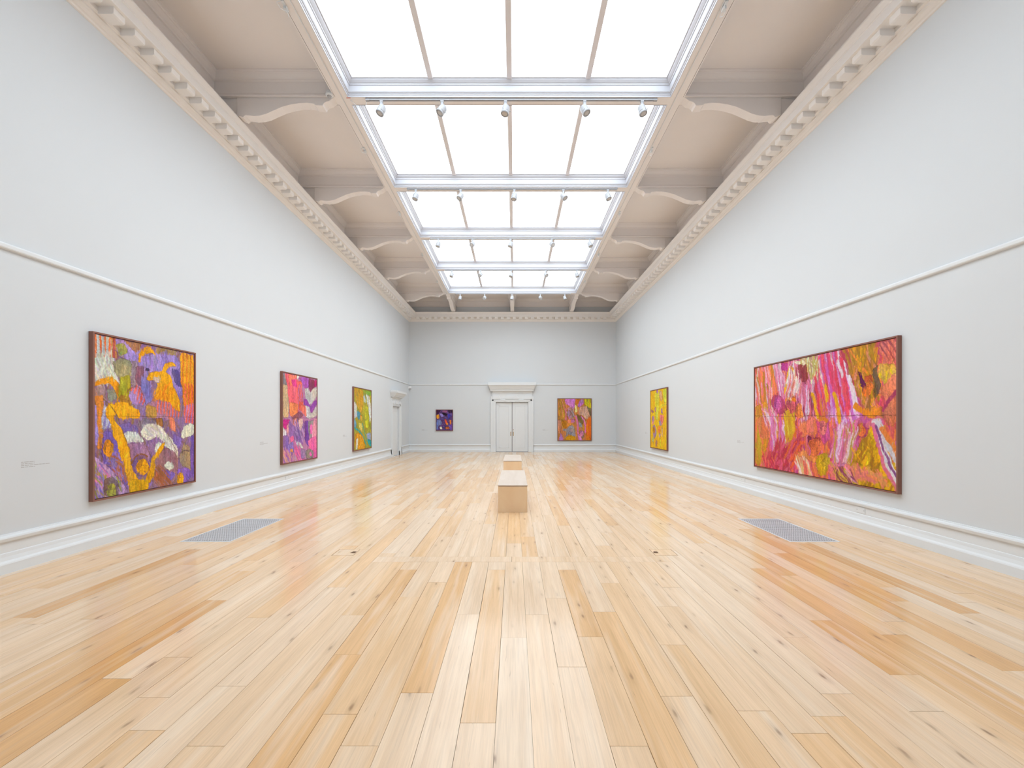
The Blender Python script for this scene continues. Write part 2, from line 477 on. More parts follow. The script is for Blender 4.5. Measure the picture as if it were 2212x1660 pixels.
while y < YB - 0.45:
    modillion('left', (XL, y, 0), 0)
    modillion('right', (XR, y, 0), math.pi)
    y += PIT
x = XL + 0.5
while x < XR - 0.45:
    modillion('back', (x, YB, 0), -math.pi / 2)
    x += PIT
for side, a, b_, lb in (('left', None, None, 'left wall'), ('right', None, None, 'right wall'), ('back', None, -1.22, 'end wall left of the double door'),
                        ('back', 1.0, None, 'end wall right of the double door'), ('front', None, None, 'rear wall')):
    trim(side_strip(MB(), RAIL, ROOM, side, a, b_), M['trim'], 'thin white picture rail along the ' + lb, 'picture rail')

# ---------------------------------------------------------------- ceiling with coffers, beams, brackets
ceiling = struct(empty('ceiling'), 'coffered cream plaster ceiling around the long skylight', 'ceiling')
EX0, EX1 = SKX0 - EDGE_W, SKX1 + EDGE_W
Y_SK1 = BEAMS[-1] + BEAM_W
MB().box(XL, EX0 + .02, YF, YB, Z_CEIL, Z_CEIL + .1).build('coffer_panel', M['ceil'], ceiling)
MB().box(EX1 - .02, XR, YF, YB, Z_CEIL, Z_CEIL + .1).build('coffer_panel', M['ceil'], ceiling)
MB().box(EX0, EX1, Y_SK1 - .02, YB, Z_CEIL, Z_CEIL + .1).build('coffer_panel', M['ceil'], ceiling)
MB().box(EX0, EX1, YF, BEAMS[0] + .02, Z_CEIL, Z_CEIL + .1).build('coffer_panel', M['ceil'], ceiling)
for x0, x1 in ((EX0, SKX0), (SKX1, EX1)):
    MB().box(x0, x1, BEAMS[0], Y_SK1, Z_BEAM, Z_CEIL + .1).build('edge_beam', M['ceil'], ceiling)
    # shallow bead running along the soffit
COFF = [(0.004, 6.998), (0.022, 6.998), (0.026, 7.022), (0.012, 7.045), (0.006, 7.062), (0.004, 7.07), (0.004, 7.255), (0.03, 7.262), (0.034, 7.285),
        (0.05, 7.295), (0.085, 7.34), (0.10, 7.345), (0.105, 7.362), (0.125, 7.366), (0.125, Z_CEIL)]
BR = [(-4.70, 7.0), (-4.70, 6.70), (-4.60, 6.665), (-4.56, 6.70), (-4.50, 6.695), (-4.42, 6.683), (-4.324, 6.69), (-4.21, 6.72), (-4.097, 6.772), (-3.94, 6.84),
      (-3.78, 6.884), (-3.64, 6.905), (-3.508, 6.908), (-3.40, 6.895), (-3.372, 6.868), (-3.25, 6.862), (-3.235, 6.895), (-3.20, 6.925), (-3.14, 6.94), (-3.06, 7.0)]
DOC = XL + 5.02   # offset of the profile on the left wall
def s_bracket(mb, side, yc):
    if side == 'left':
        pr = BR
        blk = (XL, -4.70)
    else:
        pr = [(-(p[0]) - 0.174, p[1]) for p in BR]
        blk = (4.526, XR)
    mb.prism(pr, yc, yc + 0.165, 'y')
    mb.box(blk[0], blk[1], yc + 0.02, yc + 0.15, 6.66, 7.0)
    return mb
prev = YF
for i, yb in enumerate(BEAMS):
    for side in ('left', 'right'):
        xa, xb = (XL, EX0) if side == 'left' else (EX1, XR)
        bm_ = MB().box(xa, xb, yb, yb + BEAM_W, Z_BEAM, Z_CEIL).build('coffer_beam', M['ceil'], ceiling)
        if i >= 1:
            s_bracket(MB(), side, yb + 0.008).build('bracket', M['ceil'], ceiling, bevel=0.004)
        rect = (xa, xb, prev, yb)
        cm = MB()
        for sd in ('left', 'right', 'back', 'front'): side_strip(cm, COFF, rect, sd)
        cm.build('coffer_moulding', M['ceil'], ceiling)
    MB().box(SKX0, SKX1, yb, yb + BEAM_W, Z_BEAM, Z_CEIL + .1).build('cross_beam', M['ceil'], ceiling)
    prev = yb + BEAM_W
# the coffers over the far end
ends_x = [XL, SKX0 - .15, SKX0 + .04, -.19, 0.0, SKX1 - .04, SKX1 + .15, XR]
for xa, xb in ((XL, ends_x[1]), (ends_x[2], ends_x[3]), (ends_x[4], ends_x[5]), (ends_x[6], XR)):
    cm = MB()
    for sd in ('left', 'right', 'back', 'front'): side_strip(cm, COFF, (xa, xb, Y_SK1, YB), sd)
    cm.build('coffer_moulding', M['ceil'], ceiling)
for xa, xb in ((ends_x[1], ends_x[2]), (ends_x[3], ends_x[4]), (ends_x[5], ends_x[6])):
    MB().box(xa, xb, Y_SK1, YB, Z_BEAM, Z_CEIL).build('coffer_beam', M['ceil'], ceiling)
    L0, L1 = Y_SK1, YB - 0.38
    pr = [(YB - 0.38 - (p[0] + 4.70) / (4.70 - 3.06) * (L1 - L0), p[1]) for p in BR]
    mb = MB().prism(pr, xa + .008, xb - .008, 'x').box(xa + .02, xb - .02, YB - .38, YB, 6.66, 7.0)
    mb.build('bracket', M['ceil'], ceiling, bevel=0.004)

# ---------------------------------------------------------------- skylight: one glazed bay between each pair of beams
FR = [(0.0, 6.996), (0.006, 6.996), (0.006, 7.025), (0.016, 7.03), (0.016, 7.052), (0.028, 7.056), (0.036, 7.072), (0.036, 7.168), (0.048, 7.172), (0.050, 7.192),
      (0.062, 7.20), (0.088, 7.228), (0.094, 7.245), (0.110, 7.248), (0.110, 7.30)]
for i in range(len(BEAMS) - 1):
    y0, y1 = BEAMS[i] + BEAM_W, BEAMS[i + 1]
    near = ['overhead', 'nearest', 'second nearest', 'third', 'fourth', 'farthest'][i]
    lab = 'white glazed skylight bay over the viewer' if i < 1 else '%s white glazed skylight bay with three grey glazing bars' % near
    win = struct(empty('window_%d' % (i + 1), (0.5 * (SKX0 + SKX1), 0.5 * (y0 + y1), Z_BEAM)), lab, 'skylight')
    def child(o):
        o.parent = win; o.matrix_parent_inverse = Matrix.Translation(-win.location)
        return o
    fm = MB()
    for sd in ('left', 'right', 'back', 'front'): side_strip(fm, FR, (SKX0, SKX1, y0, y1), sd)
    child(fm.build('window_frame', M['frame_w']))
    ix0, ix1, iy0, iy1 = SKX0 + .10, SKX1 - .10, y0 + .10, y1 - .10
    xs_ = [ix0 + (ix1 - ix0) * q / 4 for q in range(5)]
    for q in range(4):
        child(MB().box(xs_[q] + .004, xs_[q + 1] - .004, iy0, iy1, 7.285, 7.297).build('pane', M['glass']))
    for q in range(1, 4):
        xx = xs_[q]
        child(MB().prism([(xx - .045, 7.283), (xx - .045, 7.245), (xx - .040, 7.236), (xx + .040, 7.236), (xx + .045, 7.245), (xx + .045, 7.283)], iy0 - .02, iy1 + .01, 'y')
              .build('glazing_bar', M['bar']))
MB().box(EX0, EX1, BEAMS[0], Y_SK1, Z_CEIL + .1, Z_CEIL + .14).build('roof_lining', M['frame_w'], ceiling)

# ================================================================== THINGS
def adopt(child, parent):
    child.parent = parent
    child.matrix_parent_inverse = Matrix.Translation(-parent.location)
    return child

# ---------------------------------------------------------------- doors
def hood_profile(mb, c, half, levels, place):
    """stacked mouldings of a door hood: levels = (z0, z1, proj0, proj1, half extra)"""
    for z0, z1, p0, p1, e0, e1 in levels:
        a0, a1 = c - half - e0, c + half + e0
        b0, b1 = c - half - e1, c + half + e1
        v = [place(a0, 0, z0), place(a1, 0, z0), place(a1, p0, z0), place(a0, p0, z0),
             place(b0, 0, z1), place(b1, 0, z1), place(b1, p1, z1), place(b0, p1, z1)]
        mb.add(v, [(0, 3, 2, 1), (4, 5, 6, 7), (0, 1, 5, 4), (1, 2, 6, 5), (2, 3, 7, 6), (3, 0, 4, 7)])
    return mb
def door_set(name, label, c, halfw, top, arch, frieze_top, hood_top, hood_half, recess, place, leaves):
    d = struct(empty(name, place(c, 0, 0)), label, 'door')
    def bx(mb, u0, u1, p0, p1, z0, z1):
        v = [place(u0, p0, z0), place(u1, p0, z0), place(u1, p1, z0), place(u0, p1, z0),
             place(u0, p0, z1), place(u1, p0, z1), place(u1, p1, z1), place(u0, p1, z1)]
        return mb.add(v, [(0, 3, 2, 1), (4, 5, 6, 7), (0, 1, 5, 4), (1, 2, 6, 5), (2, 3, 7, 6), (3, 0, 4, 7)])
    a, b_ = c - halfw, c + halfw
    for s in (-1, 1):
        e = c + s * halfw
        mb = MB()
        def seg(q0, q1, p, z1): bx(mb, min(e + s * q0, e + s * q1), max(e + s * q0, e + s * q1), 0, p, 0, z1)
        seg(0, arch * .4, .05, top); seg(arch * .4, arch * .75, .065, top + arch * .42); seg(arch * .75, arch, .09, top + .27 if arch > .2 else top + .2)
        seg(0, arch, .10, .20)
        adopt(mb.build('architrave', M['trim'], bevel=.004), d)
    mb = MB()
    bx(mb, a - arch * .4, b_ + arch * .4, 0, .05, top, top + arch * .2)
    bx(mb, a - arch * .75, b_ + arch * .75, 0, .065, top + arch * .2, top + arch * .42)
    adopt(mb.build('door_head', M['trim'], bevel=.004), d)
    adopt(bx(MB(), a - arch * .75, b_ + arch * .75, 0, .045, top + arch * .42, frieze_top).build('frieze', M['trim']), d)
    zf0, zf1 = top + arch * .42 + .03, frieze_top - .03
    wf = b_ - a + arch * 1.5
    for u, hw in ((0.0, .17), (-.40, .11), (.40, .11)):
        uu = c + u * wf
        h2 = hw * wf
        v = []
        for (q, z) in ((-1, zf0), (1, zf0), (1, zf0 + .05), (.66, zf0 + (zf1 - zf0) * .62), (-.66, zf0 + (zf1 - zf0) * .62), (-1, zf0 + .05)):
            v.append((uu + q * h2, z))
        mb = MB()
        n_ = len(v)
        mb.add([place(p[0], .045, p[1]) for p in v] + [place(p[0], .085, p[1]) for p in v],
               [tuple(range(n_)), tuple(range(2 * n_ - 1, n_ - 1, -1))] + [(i, n_ + i, n_ + (i + 1) % n_, (i + 1) % n_) for i in range(n_)])
        adopt(mb.build('frieze_panel', M['trim'], bevel=.006), d)
    hz = hood_top - frieze_top
    lv = [(frieze_top - .02, frieze_top + hz * .14, .08, .09, -.20, -.19), (frieze_top + hz * .14, frieze_top + hz * .28, .17, .18, -.10, -.095),
          (frieze_top + hz * .28, frieze_top + hz * .33, .20, .20, -.085, -.085),
          (frieze_top + hz * .33, frieze_top + hz * .70, .21, .30, -.075, -.015), (frieze_top + hz * .70, hood_top, .32, .32, 0, 0)]
    adopt(hood_profile(MB(), c, hood_half, lv, place).build('hood', M['trim'], bevel=.004), d)
    # leaves, set back in the opening
    adopt(bx(MB(), a, b_, -recess - .10, -recess - .055, 0, top).build('gap_shade_sheet', M['dark']), d)  # dark sheet behind the leaves, paints the shade in the door gaps
    n_l = leaves
    wl = (b_ - a) / n_l
    for i in range(n_l):
        u0, u1 = a + i * wl + .011, a + (i + 1) * wl - .011
        leaf = adopt(bx(MB(), u0, u1, -recess - .045, -recess, .025, top - .015).build('door_leaf', M['trim']), d)
        mb = MB()
        st = .13
        def ring(z0, z1):
            bx(mb, u0 + st, u1 - st, -recess, -recess + .010, z0, z0 + .03); bx(mb, u0 + st, u1 - st, -recess, -recess + .010, z1 - .03, z1)
            bx(mb, u0 + st, u0 + st + .03, -recess, -recess + .010, z0, z1); bx(mb, u1 - st - .03, u1 - st, -recess, -recess + .010, z0, z1)
        ring(.20, top - .17)
        mb.build('panel_moulding', M['trim'], leaf, bevel=.003)
        us = u1 - .05 if i == 0 else u0 + .05
        if n_l == 1: us = u0 + .07
        mb = MB()
        bx(mb, us - .02, us + .02, -recess, -recess + .008, .78, .98); bx(mb, us - .008, us + .008, -recess + .006, -recess + .05, .86, .89)
        mb.build('handle', M['brass'], leaf)
        if i == n_l - 1:
            bx(MB(), us - .018, us + .018, -recess, -recess + .01, 1.05, 1.09).build('keyhole_cover', M['brass'], leaf)
        uh = u0 - .006 if i == 0 else u1 + .006
        for z in (.12, top - .28):
            bx(MB(), uh - .010, uh + .010, -recess - .01, -recess + .014, z, z + .13).build('hinge', M['grey'], leaf)
    return d
door_set('door_1', 'white panelled double door under a heavy moulded hood on the end wall', -.109, .779, D1[2], .25, 2.87, 3.345, 1.14, .05,
         lambda u, p, z: (u, YB - p, z), 2)
door_set('door_2', 'single white door with a moulded hood at the far end of the left wall', 18.30, .53, D2[2], .17, 2.46, 2.76, .80, .05,
         lambda u, p, z: (XL + p * .9, u, z), 1)

# ---------------------------------------------------------------- painted canvases
def chaikin(p, n=2, closed=True):
    p = np.array(p, float)
    for _ in range(n):
        q = np.roll(p, -1, 0) if closed else p[1:]
        r = p if closed else p[:-1]
        a = r * .75 + q * .25; b_ = r * .25 + q * .75
        out = np.empty((2 * len(a), 2)); out[0::2] = a; out[1::2] = b_
        p = out if closed else np.vstack([p[:1], out, p[-1:]])
    return p
class Art:
    """oil sketch put together from strokes and patches; points are given on a photographed view of the canvas (quad = its four corners)"""
    def __init__(s, quad, w, h, bg, seed):
        s.w, s.h = w, h
        s.rs = np.random.RandomState(seed)
        src = np.array(quad, float); dst = np.array([(0, 0), (w, 0), (w, h), (0, h)], float)
        A = []; B = []
        for (x, y), (u, v) in zip(src, dst):
            A.append([x, y, 1, 0, 0, 0, -u * x, -u * y]); B.append(u)
            A.append([0, 0, 0, x, y, 1, -v * x, -v * y]); B.append(v)
        hh = np.linalg.solve(np.array(A), np.array(B))
        s.H = np.append(hh, 1).reshape(3, 3)
        s.img = np.zeros((h, w, 3)) + np.array(bg) / 255.
        s.gy, s.gx = np.mgrid[0:h, 0:w].astype(float)
        k = w / 240.
        s.wx = (s.noise(14, 14) - .5) * 5 * k + (s.noise(3, 3) - .5) * 1.6 * k
        s.wy = (s.noise(14, 14) - .5) * 5 * k + (s.noise(3, 3) - .5) * 1.6 * k
        s.sv = s.noise(2, 22); s.sh = s.noise(20, 2); s.sf = s.noise(2, 2); s.big = s.noise(16, 30)
        s.k = k
        s.contour = .6
    def noise(s, cx, cy):
        nx, ny = int(s.w / cx) + 3, int(s.h / cy) + 3
        g = s.rs.rand(ny, nx)
        X = s.gx / cx; Y = s.gy / cy
        xi, yi = X.astype(int), Y.astype(int); fx, fy = X - xi, Y - yi
        fx = fx * fx * (3 - 2 * fx); fy = fy * fy * (3 - 2 * fy)
        return (g[yi, xi] * (1 - fx) + g[yi, xi + 1] * fx) * (1 - fy) + (g[yi + 1, xi] * (1 - fx) + g[yi + 1, xi + 1] * fx) * fy
    def m(s, pts):
        p = np.array(pts, float)
        q = np.c_[p, np.ones(len(p))] @ s.H.T
        return q[:, :2] / q[:, 2:]
    def mask(s, pts, smooth=2):
        p = s.m(pts)
        nx_ = np.roll(p, -1, 0)
        p = np.stack([p, p * .5 + nx_ * .5], 1).reshape(-1, 2)
        p = chaikin(p, smooth + 1)
        X, Y = s.gx + s.wx, s.gy + s.wy
        x0, x1 = int(max(0, p[:, 0].min() - 8)), int(min(s.w, p[:, 0].max() + 9))
        y0, y1 = int(max(0, p[:, 1].min() - 8)), int(min(s.h, p[:, 1].max() + 9))
        msk = np.zeros((s.h, s.w), bool)
        if x1 <= x0 or y1 <= y0: return msk
        xx, yy = X[y0:y1, x0:x1], Y[y0:y1, x0:x1]
        ins = np.zeros(xx.shape, bool)
        q = np.roll(p, -1, 0)
        for (ax, ay), (bx_, by) in zip(p, q):
            if ay == by: continue
            c = ((ay > yy) != (by > yy)) & (xx < (bx_ - ax) * (yy - ay) / (by - ay) + ax)
            ins ^= c
        msk[y0:y1, x0:x1] = ins
        return msk
    def blend(s, msk, col, a=1.0, var=.28):
        st = s.sv
        st = np.roll(np.roll(st, s.rs.randint(200), 0), s.rs.randint(200), 1)
        c = np.array(col) / 255.
        al = np.clip(a * (1.1 - .4 * np.clip(.5 - st, 0, .5)), 0, 1) * msk
        big = np.roll(s.big, s.rs.randint(90), 1)[..., None] - .5
        c = np.clip(c + big * np.array((.10, .02, -.10)) + (np.roll(s.big, s.rs.randint(90), 0)[..., None] - .5) * .10, 0, 1)
        tone = (1 + var * (st - .5) + .10 * (s.sf - .5))[..., None]
        s.img = s.img * (1 - al[..., None]) + np.clip(c * tone, 0, 1) * al[..., None]
    def poly(s, pts, col, a=.96, var=.24, smooth=1):
        mk = s.mask(pts, smooth)
        s.blend(mk, col, a, var)
        # thin darker contour that comes and goes, as drawn with a dry brush
        ed = mk & ~(np.roll(mk, 1, 0) & np.roll(mk, -1, 0) & np.roll(mk, 1, 1) & np.roll(mk, -1, 1))
        al = (ed * s.contour * np.clip(1.6 * np.roll(s.sh, s.rs.randint(90), 0) - .3, 0, 1))[..., None]
        s.img = s.img * (1 - al) + np.array(col) / 255. * np.array((.52, .45, .46)) * al
        return s
    def outline(s, pts, wd, col, a=.8):
        return s.stroke(list(pts) + [pts[0]], wd, col, a)
    def hatch(s, pts, col, ang, spacing, width, a=.85):
        m_ = s.mask(pts)
        t = math.radians(ang)
        d = (s.gx + .6 * s.wx) * math.cos(t) + (s.gy + .6 * s.wy) * math.sin(t)
        sp = spacing * s.k
        s.blend(m_ & ((d % sp) < width * s.k), col, a, .2); return s
    def seg(s, a_, b_, wd, col, al):
        pad = wd + 2
        x0, x1 = int(max(0, min(a_[0], b_[0]) - pad)), int(min(s.w, max(a_[0], b_[0]) + pad + 1))
        y0, y1 = int(max(0, min(a_[1], b_[1]) - pad)), int(min(s.h, max(a_[1], b_[1]) + pad + 1))
        if x1 <= x0 or y1 <= y0: return
        xx, yy = s.gx[y0:y1, x0:x1] + .5 * s.wx[y0:y1, x0:x1], s.gy[y0:y1, x0:x1] + .5 * s.wy[y0:y1, x0:x1]
        dx, dy = b_[0] - a_[0], b_[1] - a_[1]
        L2 = dx * dx + dy * dy + 1e-6
        t = np.clip(((xx - a_[0]) * dx + (yy - a_[1]) * dy) / L2, 0, 1)
        d = np.hypot(xx - a_[0] - t * dx, yy - a_[1] - t * dy)
        al = np.clip((wd * .5 + .5 - d), 0, 1) * al * np.clip(.75 + .5 * s.sf[y0:y1, x0:x1], 0, 1)
        s.img[y0:y1, x0:x1] = s.img[y0:y1, x0:x1] * (1 - al[..., None]) + np.array(col) / 255. * al[..., None]
    def stroke(s, pts, wd, col, a=.9):
        p = chaikin(s.m(pts), 2, False)
        for q in range(len(p) - 1): s.seg(p[q], p[q + 1], wd * s.k, col, a)
        return s
    def dabs(s, pts, cols, n, ln, wd, ang, spread=12, a=.8):
        m_ = s.mask(pts)
        ys, xs = np.nonzero(m_)
        if len(ys) == 0: return s
        for _ in range(n):
            i = s.rs.randint(len(ys)); t = math.radians(ang + s.rs.randn() * spread)
            l = ln * s.k * (.5 + s.rs.rand()); c = np.array(cols[s.rs.randint(len(cols))]) * (1 + .16 * (s.rs.rand(3) - .5))
            x, y = xs[i], ys[i]
            dx, dy = math.cos(t) * l / 2, math.sin(t) * l / 2
            s.seg((x - dx, y - dy), (x + dx, y + dy), wd * s.k * (.6 + .8 * s.rs.rand()), np.clip(c, 0, 255), a)
        return s
    def finish(s, n, ln, wd, ang, spread=18, a=.75, jit=.13):
        """short brush marks that drag the colours already on the canvas"""
        src = s.img.copy()
        for _ in range(n):
            x, y = s.rs.randint(s.w), s.rs.randint(s.h)
            t = math.radians(ang + 40 * (s.sv[y, x] - .5) + s.rs.randn() * spread)
            l = ln * s.k * (.4 + s.rs.rand())
            c = src[y, x] * (1 + jit * s.rs.randn()) + jit * .35 * s.rs.randn(3)
            dx, dy = math.cos(t) * l / 2, math.sin(t) * l / 2
            s.seg((x - dx, y - dy), (x + dx, y + dy), max(.9, wd * s.k * (.5 + s.rs.rand())), np.clip(c * 255, 0, 255), a)
        return s
    def face(s, cx, cy, rx, ry, col, line):
        """a roughly brushed head: oval, brow, nose and mouth marks"""
        e = [(cx + rx * math.cos(t), cy + ry * math.sin(t)) for t in np.linspace(0, 2 * math.pi, 12, endpoint=False)]
        s.poly(e, col)
        s.poly([(cx - rx * .95, cy - ry * .1), (cx - rx * .5, cy - ry * .75), (cx + rx * .2, cy - ry * .95), (cx - rx * .35, cy - ry * .2), (cx - rx * .5, cy + ry * .6)], line, .35)
        s.stroke([(cx - rx * .3, cy - ry * .2), (cx + rx * .1, cy - ry * .22)], 1.1, line, .5)
        s.stroke([(cx + rx * .45, cy - ry * .22), (cx + rx * .75, cy - ry * .18)], 1.1, line, .5)
        s.stroke([(cx + rx * .35, cy - ry * .05), (cx + rx * .45, cy + ry * .25)], 1.0, line, .4)
        s.stroke([(cx + rx * .2, cy + ry * .5), (cx + rx * .5, cy + ry * .48)], 1.2, line, .5)
        return s
    def linear(s):
        g = 1 + .10 * (s.sf - .5) + .08 * (s.sv - .5)
        c = np.clip(s.img * g[..., None], 0, 1)
        return np.where(c <= .04045, c / 12.92, ((c + .055) / 1.055) ** 2.4)

def hang(art, origin, ud, nrm, W, H, panels, label, cat='painting'):
    """origin: lower corner (on the wall) at the left as one faces it; ud: unit vector along the wall; nrm: out of the wall"""
    ud = Vector(ud); nrm = Vector(nrm); O = Vector(origin); up = Vector((0, 0, 1))
    root = tag(empty('framed_painting', O + ud * (W / 2)), label, cat, 'framed paintings on the gallery walls')
    def P(u, v, d): return O + ud * u + up * v + nrm * d
    def bx(mb, u0, u1, v0, v1, d0, d1):
        v = [P(u0, v0, d0), P(u1, v0, d0), P(u1, v1, d0), P(u0, v1, d0), P(u0, v0, d1), P(u1, v0, d1), P(u1, v1, d1), P(u0, v1, d1)]
        return mb.add(v, [(0, 3, 2, 1), (4, 5, 6, 7), (0, 1, 5, 4), (1, 2, 6, 5), (2, 3, 7, 6), (3, 0, 4, 7)])
    fw, fd = .021, .055
    for u0, u1, v0, v1 in ((0, W, 0, fw), (0, W, H - fw, H), (0, fw, fw, H - fw), (W - fw, W, fw, H - fw)):
        adopt(bx(MB(), u0, u1, v0, v1, .002, fd).build('frame_rail', M['walnut']), root)
    adopt(bx(MB(), fw, W - fw, fw, H - fw, .004, .016).build('backing_board', M['backing']), root)
    lin = art.linear()
    g = fw + .007
    rows = art.h
    cut = [0, rows] if panels == 1 else [0, int(rows * panels), rows]
    full_w, full_h = W - 2 * g, H - 2 * g
    for a_, b_ in zip(cut[:-1], cut[1:]):
        sub = lin[a_:b_]
        nh, nw = sub.shape[:2]
        v_top = H - g - full_h * a_ / rows - (.0015 if a_ else 0)
        v_bot = H - g - full_h * b_ / rows + (.0015 if b_ < rows else 0)
        us = np.linspace(g, W - g, nw); vv = np.linspace(v_top, v_bot, nh)
        UU, VV = np.meshgrid(us, vv)
        o_, u_, n_ = np.array(O), np.array(ud), np.array(nrm)
        co = o_ + UU[..., None] * u_ + VV[..., None] * np.array((0, 0, 1.)) + n_ * .044
        co = co.reshape(-1, 3)
        idx = np.arange(nh * nw).reshape(nh, nw)
        q = np.stack([idx[:-1, :-1], idx[1:, :-1], idx[1:, 1:], idx[:-1, 1:]], -1).reshape(-1, 4)
        cn = [idx[0, 0], idx[0, -1], idx[-1, -1], idx[-1, 0]]
        back = co[cn] - n_ * .028
        base_i = len(co)
        co = np.vstack([co, back])
        sides = [(cn[i], cn[(i + 1) % 4], base_i + (i + 1) % 4, base_i + i) for i in range(4)]
        q = np.vstack([q, np.array(sides)])
        me = bpy.data.meshes.new('canvas')
        me.vertices.add(len(co)); me.vertices.foreach_set('co', co.ravel())
        me.loops.add(len(q) * 4); me.loops.foreach_set('vertex_index', q.ravel().astype(np.int32))
        me.polygons.add(len(q)); me.polygons.foreach_set('loop_start', np.arange(0, len(q) * 4, 4, dtype=np.int32))
        me.update(calc_edges=True); me.validate()
        at = me.attributes.new('paint', 'FLOAT_COLOR', 'POINT')
        cc = np.ones((len(co), 4)); cc[:nh * nw, :3] = sub.reshape(-1, 3); cc[nh * nw:, :3] = .2
        at.data.foreach_set('color', cc.ravel())
        me.materials.append(M['art'])
        ob = bpy.data.objects.new('canvas_panel', me); COL.objects.link(ob)
        adopt(ob, root)
    return root

# ---- colours used in the pictures
O1, O2, O3 = (246, 168, 18), (228, 128, 22), (234, 104, 70)
PU, LI, PD, BLU = (138, 112, 178), (166, 138, 206), (104, 78, 140), (122, 116, 190)
WH, GG, OL, YG = (226, 228, 214), (148, 146, 118), (158, 126, 60), (168, 158, 34)
BRN, MAU, PK = (150, 100, 74), (152, 116, 138), (198, 158, 206)

def art_orange_violet():
    A = Art([(132, 85), (1040, 268), (1036, 1412), (132, 1583)], 236, 296, (146, 112, 148), 3)
    full = [(132, 85), (1040, 268), (1036, 1412), (132, 1583)]
    A.dabs(full, [PU, LI, MAU, OL, BRN, PD], 700, 22, 3.5, 90, 20, .6)
    A.poly([(120, 80), (285, 115), (300, 330), (355, 515), (120, 510)], (208, 208, 196), smooth=1)
    A.hatch([(120, 80), (285, 115), (290, 300), (120, 300)], (232, 110, 50), 0, 9, 4)
    A.dabs([(120, 300), (290, 310), (350, 515), (120, 500)], [WH, (220, 215, 200), (190, 180, 160)], 60, 34, 2.5, 75, 14)
    A.poly([(282, 112), (335, 122), (338, 300), (288, 295)], (196, 84, 62), .8); A.hatch([(282, 112), (335, 122), (338, 300), (288, 295)], (216, 150, 70), 0, 8, 3)
    A.poly([(318, 122), (540, 160), (560, 300), (470, 330), (340, 275)], LI)
    A.poly([(325, 185), (400, 172), (440, 250), (350, 275)], (164, 158, 76))
    A.poly([(400, 140), (560, 160), (530, 250), (480, 230)], (176, 116, 60), .8)
    A.poly([(296, 330), (370, 300), (465, 318), (478, 470), (350, 490), (300, 420)], GG)
    A.poly([(690, 200), (890, 240), (890, 310), (700, 290)], (164, 130, 78))
    A.poly([(540, 285), (700, 260), (905, 290), (930, 660), (860, 560), (760, 420), (620, 430), (665, 700), (600, 745), (450, 700), (480, 330)], LI)
    A.dabs([(540, 290), (900, 290), (920, 640), (620, 430), (640, 700), (470, 690)], [PU, LI, (176, 150, 214), BLU], 120, 26, 3, 80, 18, .7)
    A.poly([(470, 320), (530, 330), (520, 560), (460, 560)], (150, 126, 130), .8)
    A.poly([(508, 380), (585, 375), (595, 560), (505, 545)], (126, 84, 112), .85)
    A.poly([(560, 470), (630, 480), (665, 690), (600, 750), (560, 620)], BLU, .9)
    A.poly([(598, 385), (632, 385), (632, 425), (600, 425)], (74, 66, 110))
    A.poly([(820, 400), (905, 410), (925, 570), (880, 540)], (84, 72, 132), .8)
    A.poly([(530, 345), (538, 250), (590, 192), (650, 208), (692, 292), (636, 252), (590, 262), (545, 345)], O1)
    A.poly([(915, 250), (1040, 270), (1040, 900), (960, 900), (928, 620), (915, 430)], O2)
    A.hatch([(915, 250), (1040, 270), (1040, 560), (920, 520)], (250, 178, 30), 0, 11, 5)
    A.hatch([(930, 520), (1040, 540), (1040, 760), (940, 750)], O3, 0, 10, 4)
    A.poly([(612, 500), (640, 432), (740, 422), (775, 352), (838, 330), (880, 372), (806, 392), (782, 432), (832, 470), (856, 560), (918, 700), (912, 800), (830, 722), (760, 682), (676, 672), (704, 560), (694, 512), (628, 516)], O1)
    A.dabs([(700, 560), (850, 560), (910, 790), (690, 670)], [O1, O2, (255, 190, 40)], 60, 22, 3, 100, 20, .7)
    A.poly([(660, 480), (735, 480), (720, 530), (690, 530)], (206, 190, 200), .8)
    A.poly([(120, 505), (285, 478), (352, 520), (366, 650), (350, 735), (322, 610), (282, 545), (120, 555)], (240, 156, 24))
    A.poly([(235, 595), (320, 585), (350, 680), (280, 700)], (126, 132, 122))
    A.poly([(132, 560), (230, 560), (240, 700), (140, 690)], (176, 140, 140), .8)
    A.poly([(356, 465), (442, 455), (456, 520), (444, 650), (356, 700)], YG)
    A.poly([(360, 640), (478, 650), (470, 770), (380, 760)], (176, 124, 44))
    c18 = [(520 + 80 * math.cos(t), 645 + 88 * math.sin(t)) for t in np.linspace(0, 6.28, 12, endpoint=False)]
    A.poly(c18, (168, 130, 190)); A.hatch([(430, 560), (560, 555), (600, 740), (540, 720), (500, 640)], (240, 100, 80), 20, 9, 4)
    A.poly([(590, 735), (690, 678), (820, 705), (905, 800), (900, 850), (620, 840)], (178, 128, 160)); A.hatch([(690, 680), (820, 705), (905, 800), (880, 850), (690, 790)], (240, 110, 80), 8, 8, 3.4)
    A.poly([(600, 730), (700, 750), (690, 840), (600, 840)], (196, 150, 60), .8)
    A.poly([(930, 740), (1040, 690), (1040, 900), (955, 900)], (190, 120, 170)); A.hatch([(930, 740), (1040, 690), (1040, 900), (955, 900)], (244, 100, 76), 8, 9, 4)
    A.poly([(310, 715), (400, 695), (470, 745), (540, 770), (540, 860), (340, 850)], (244, 166, 20))
    A.poly([(670, 850), (740, 840), (760, 930), (690, 930)], (150, 96, 50)); A.poly([(790, 820), (860, 850), (880, 980), (830, 950)], (226, 130, 96))
    A.poly([(132, 650), (205, 640), (218, 800), (205, 960), (218, 1120), (150, 1120), (135, 800)], (222, 140, 60))
    A.poly([(120, 720), (150, 740), (165, 1100), (120, 1060)], (176, 150, 214))
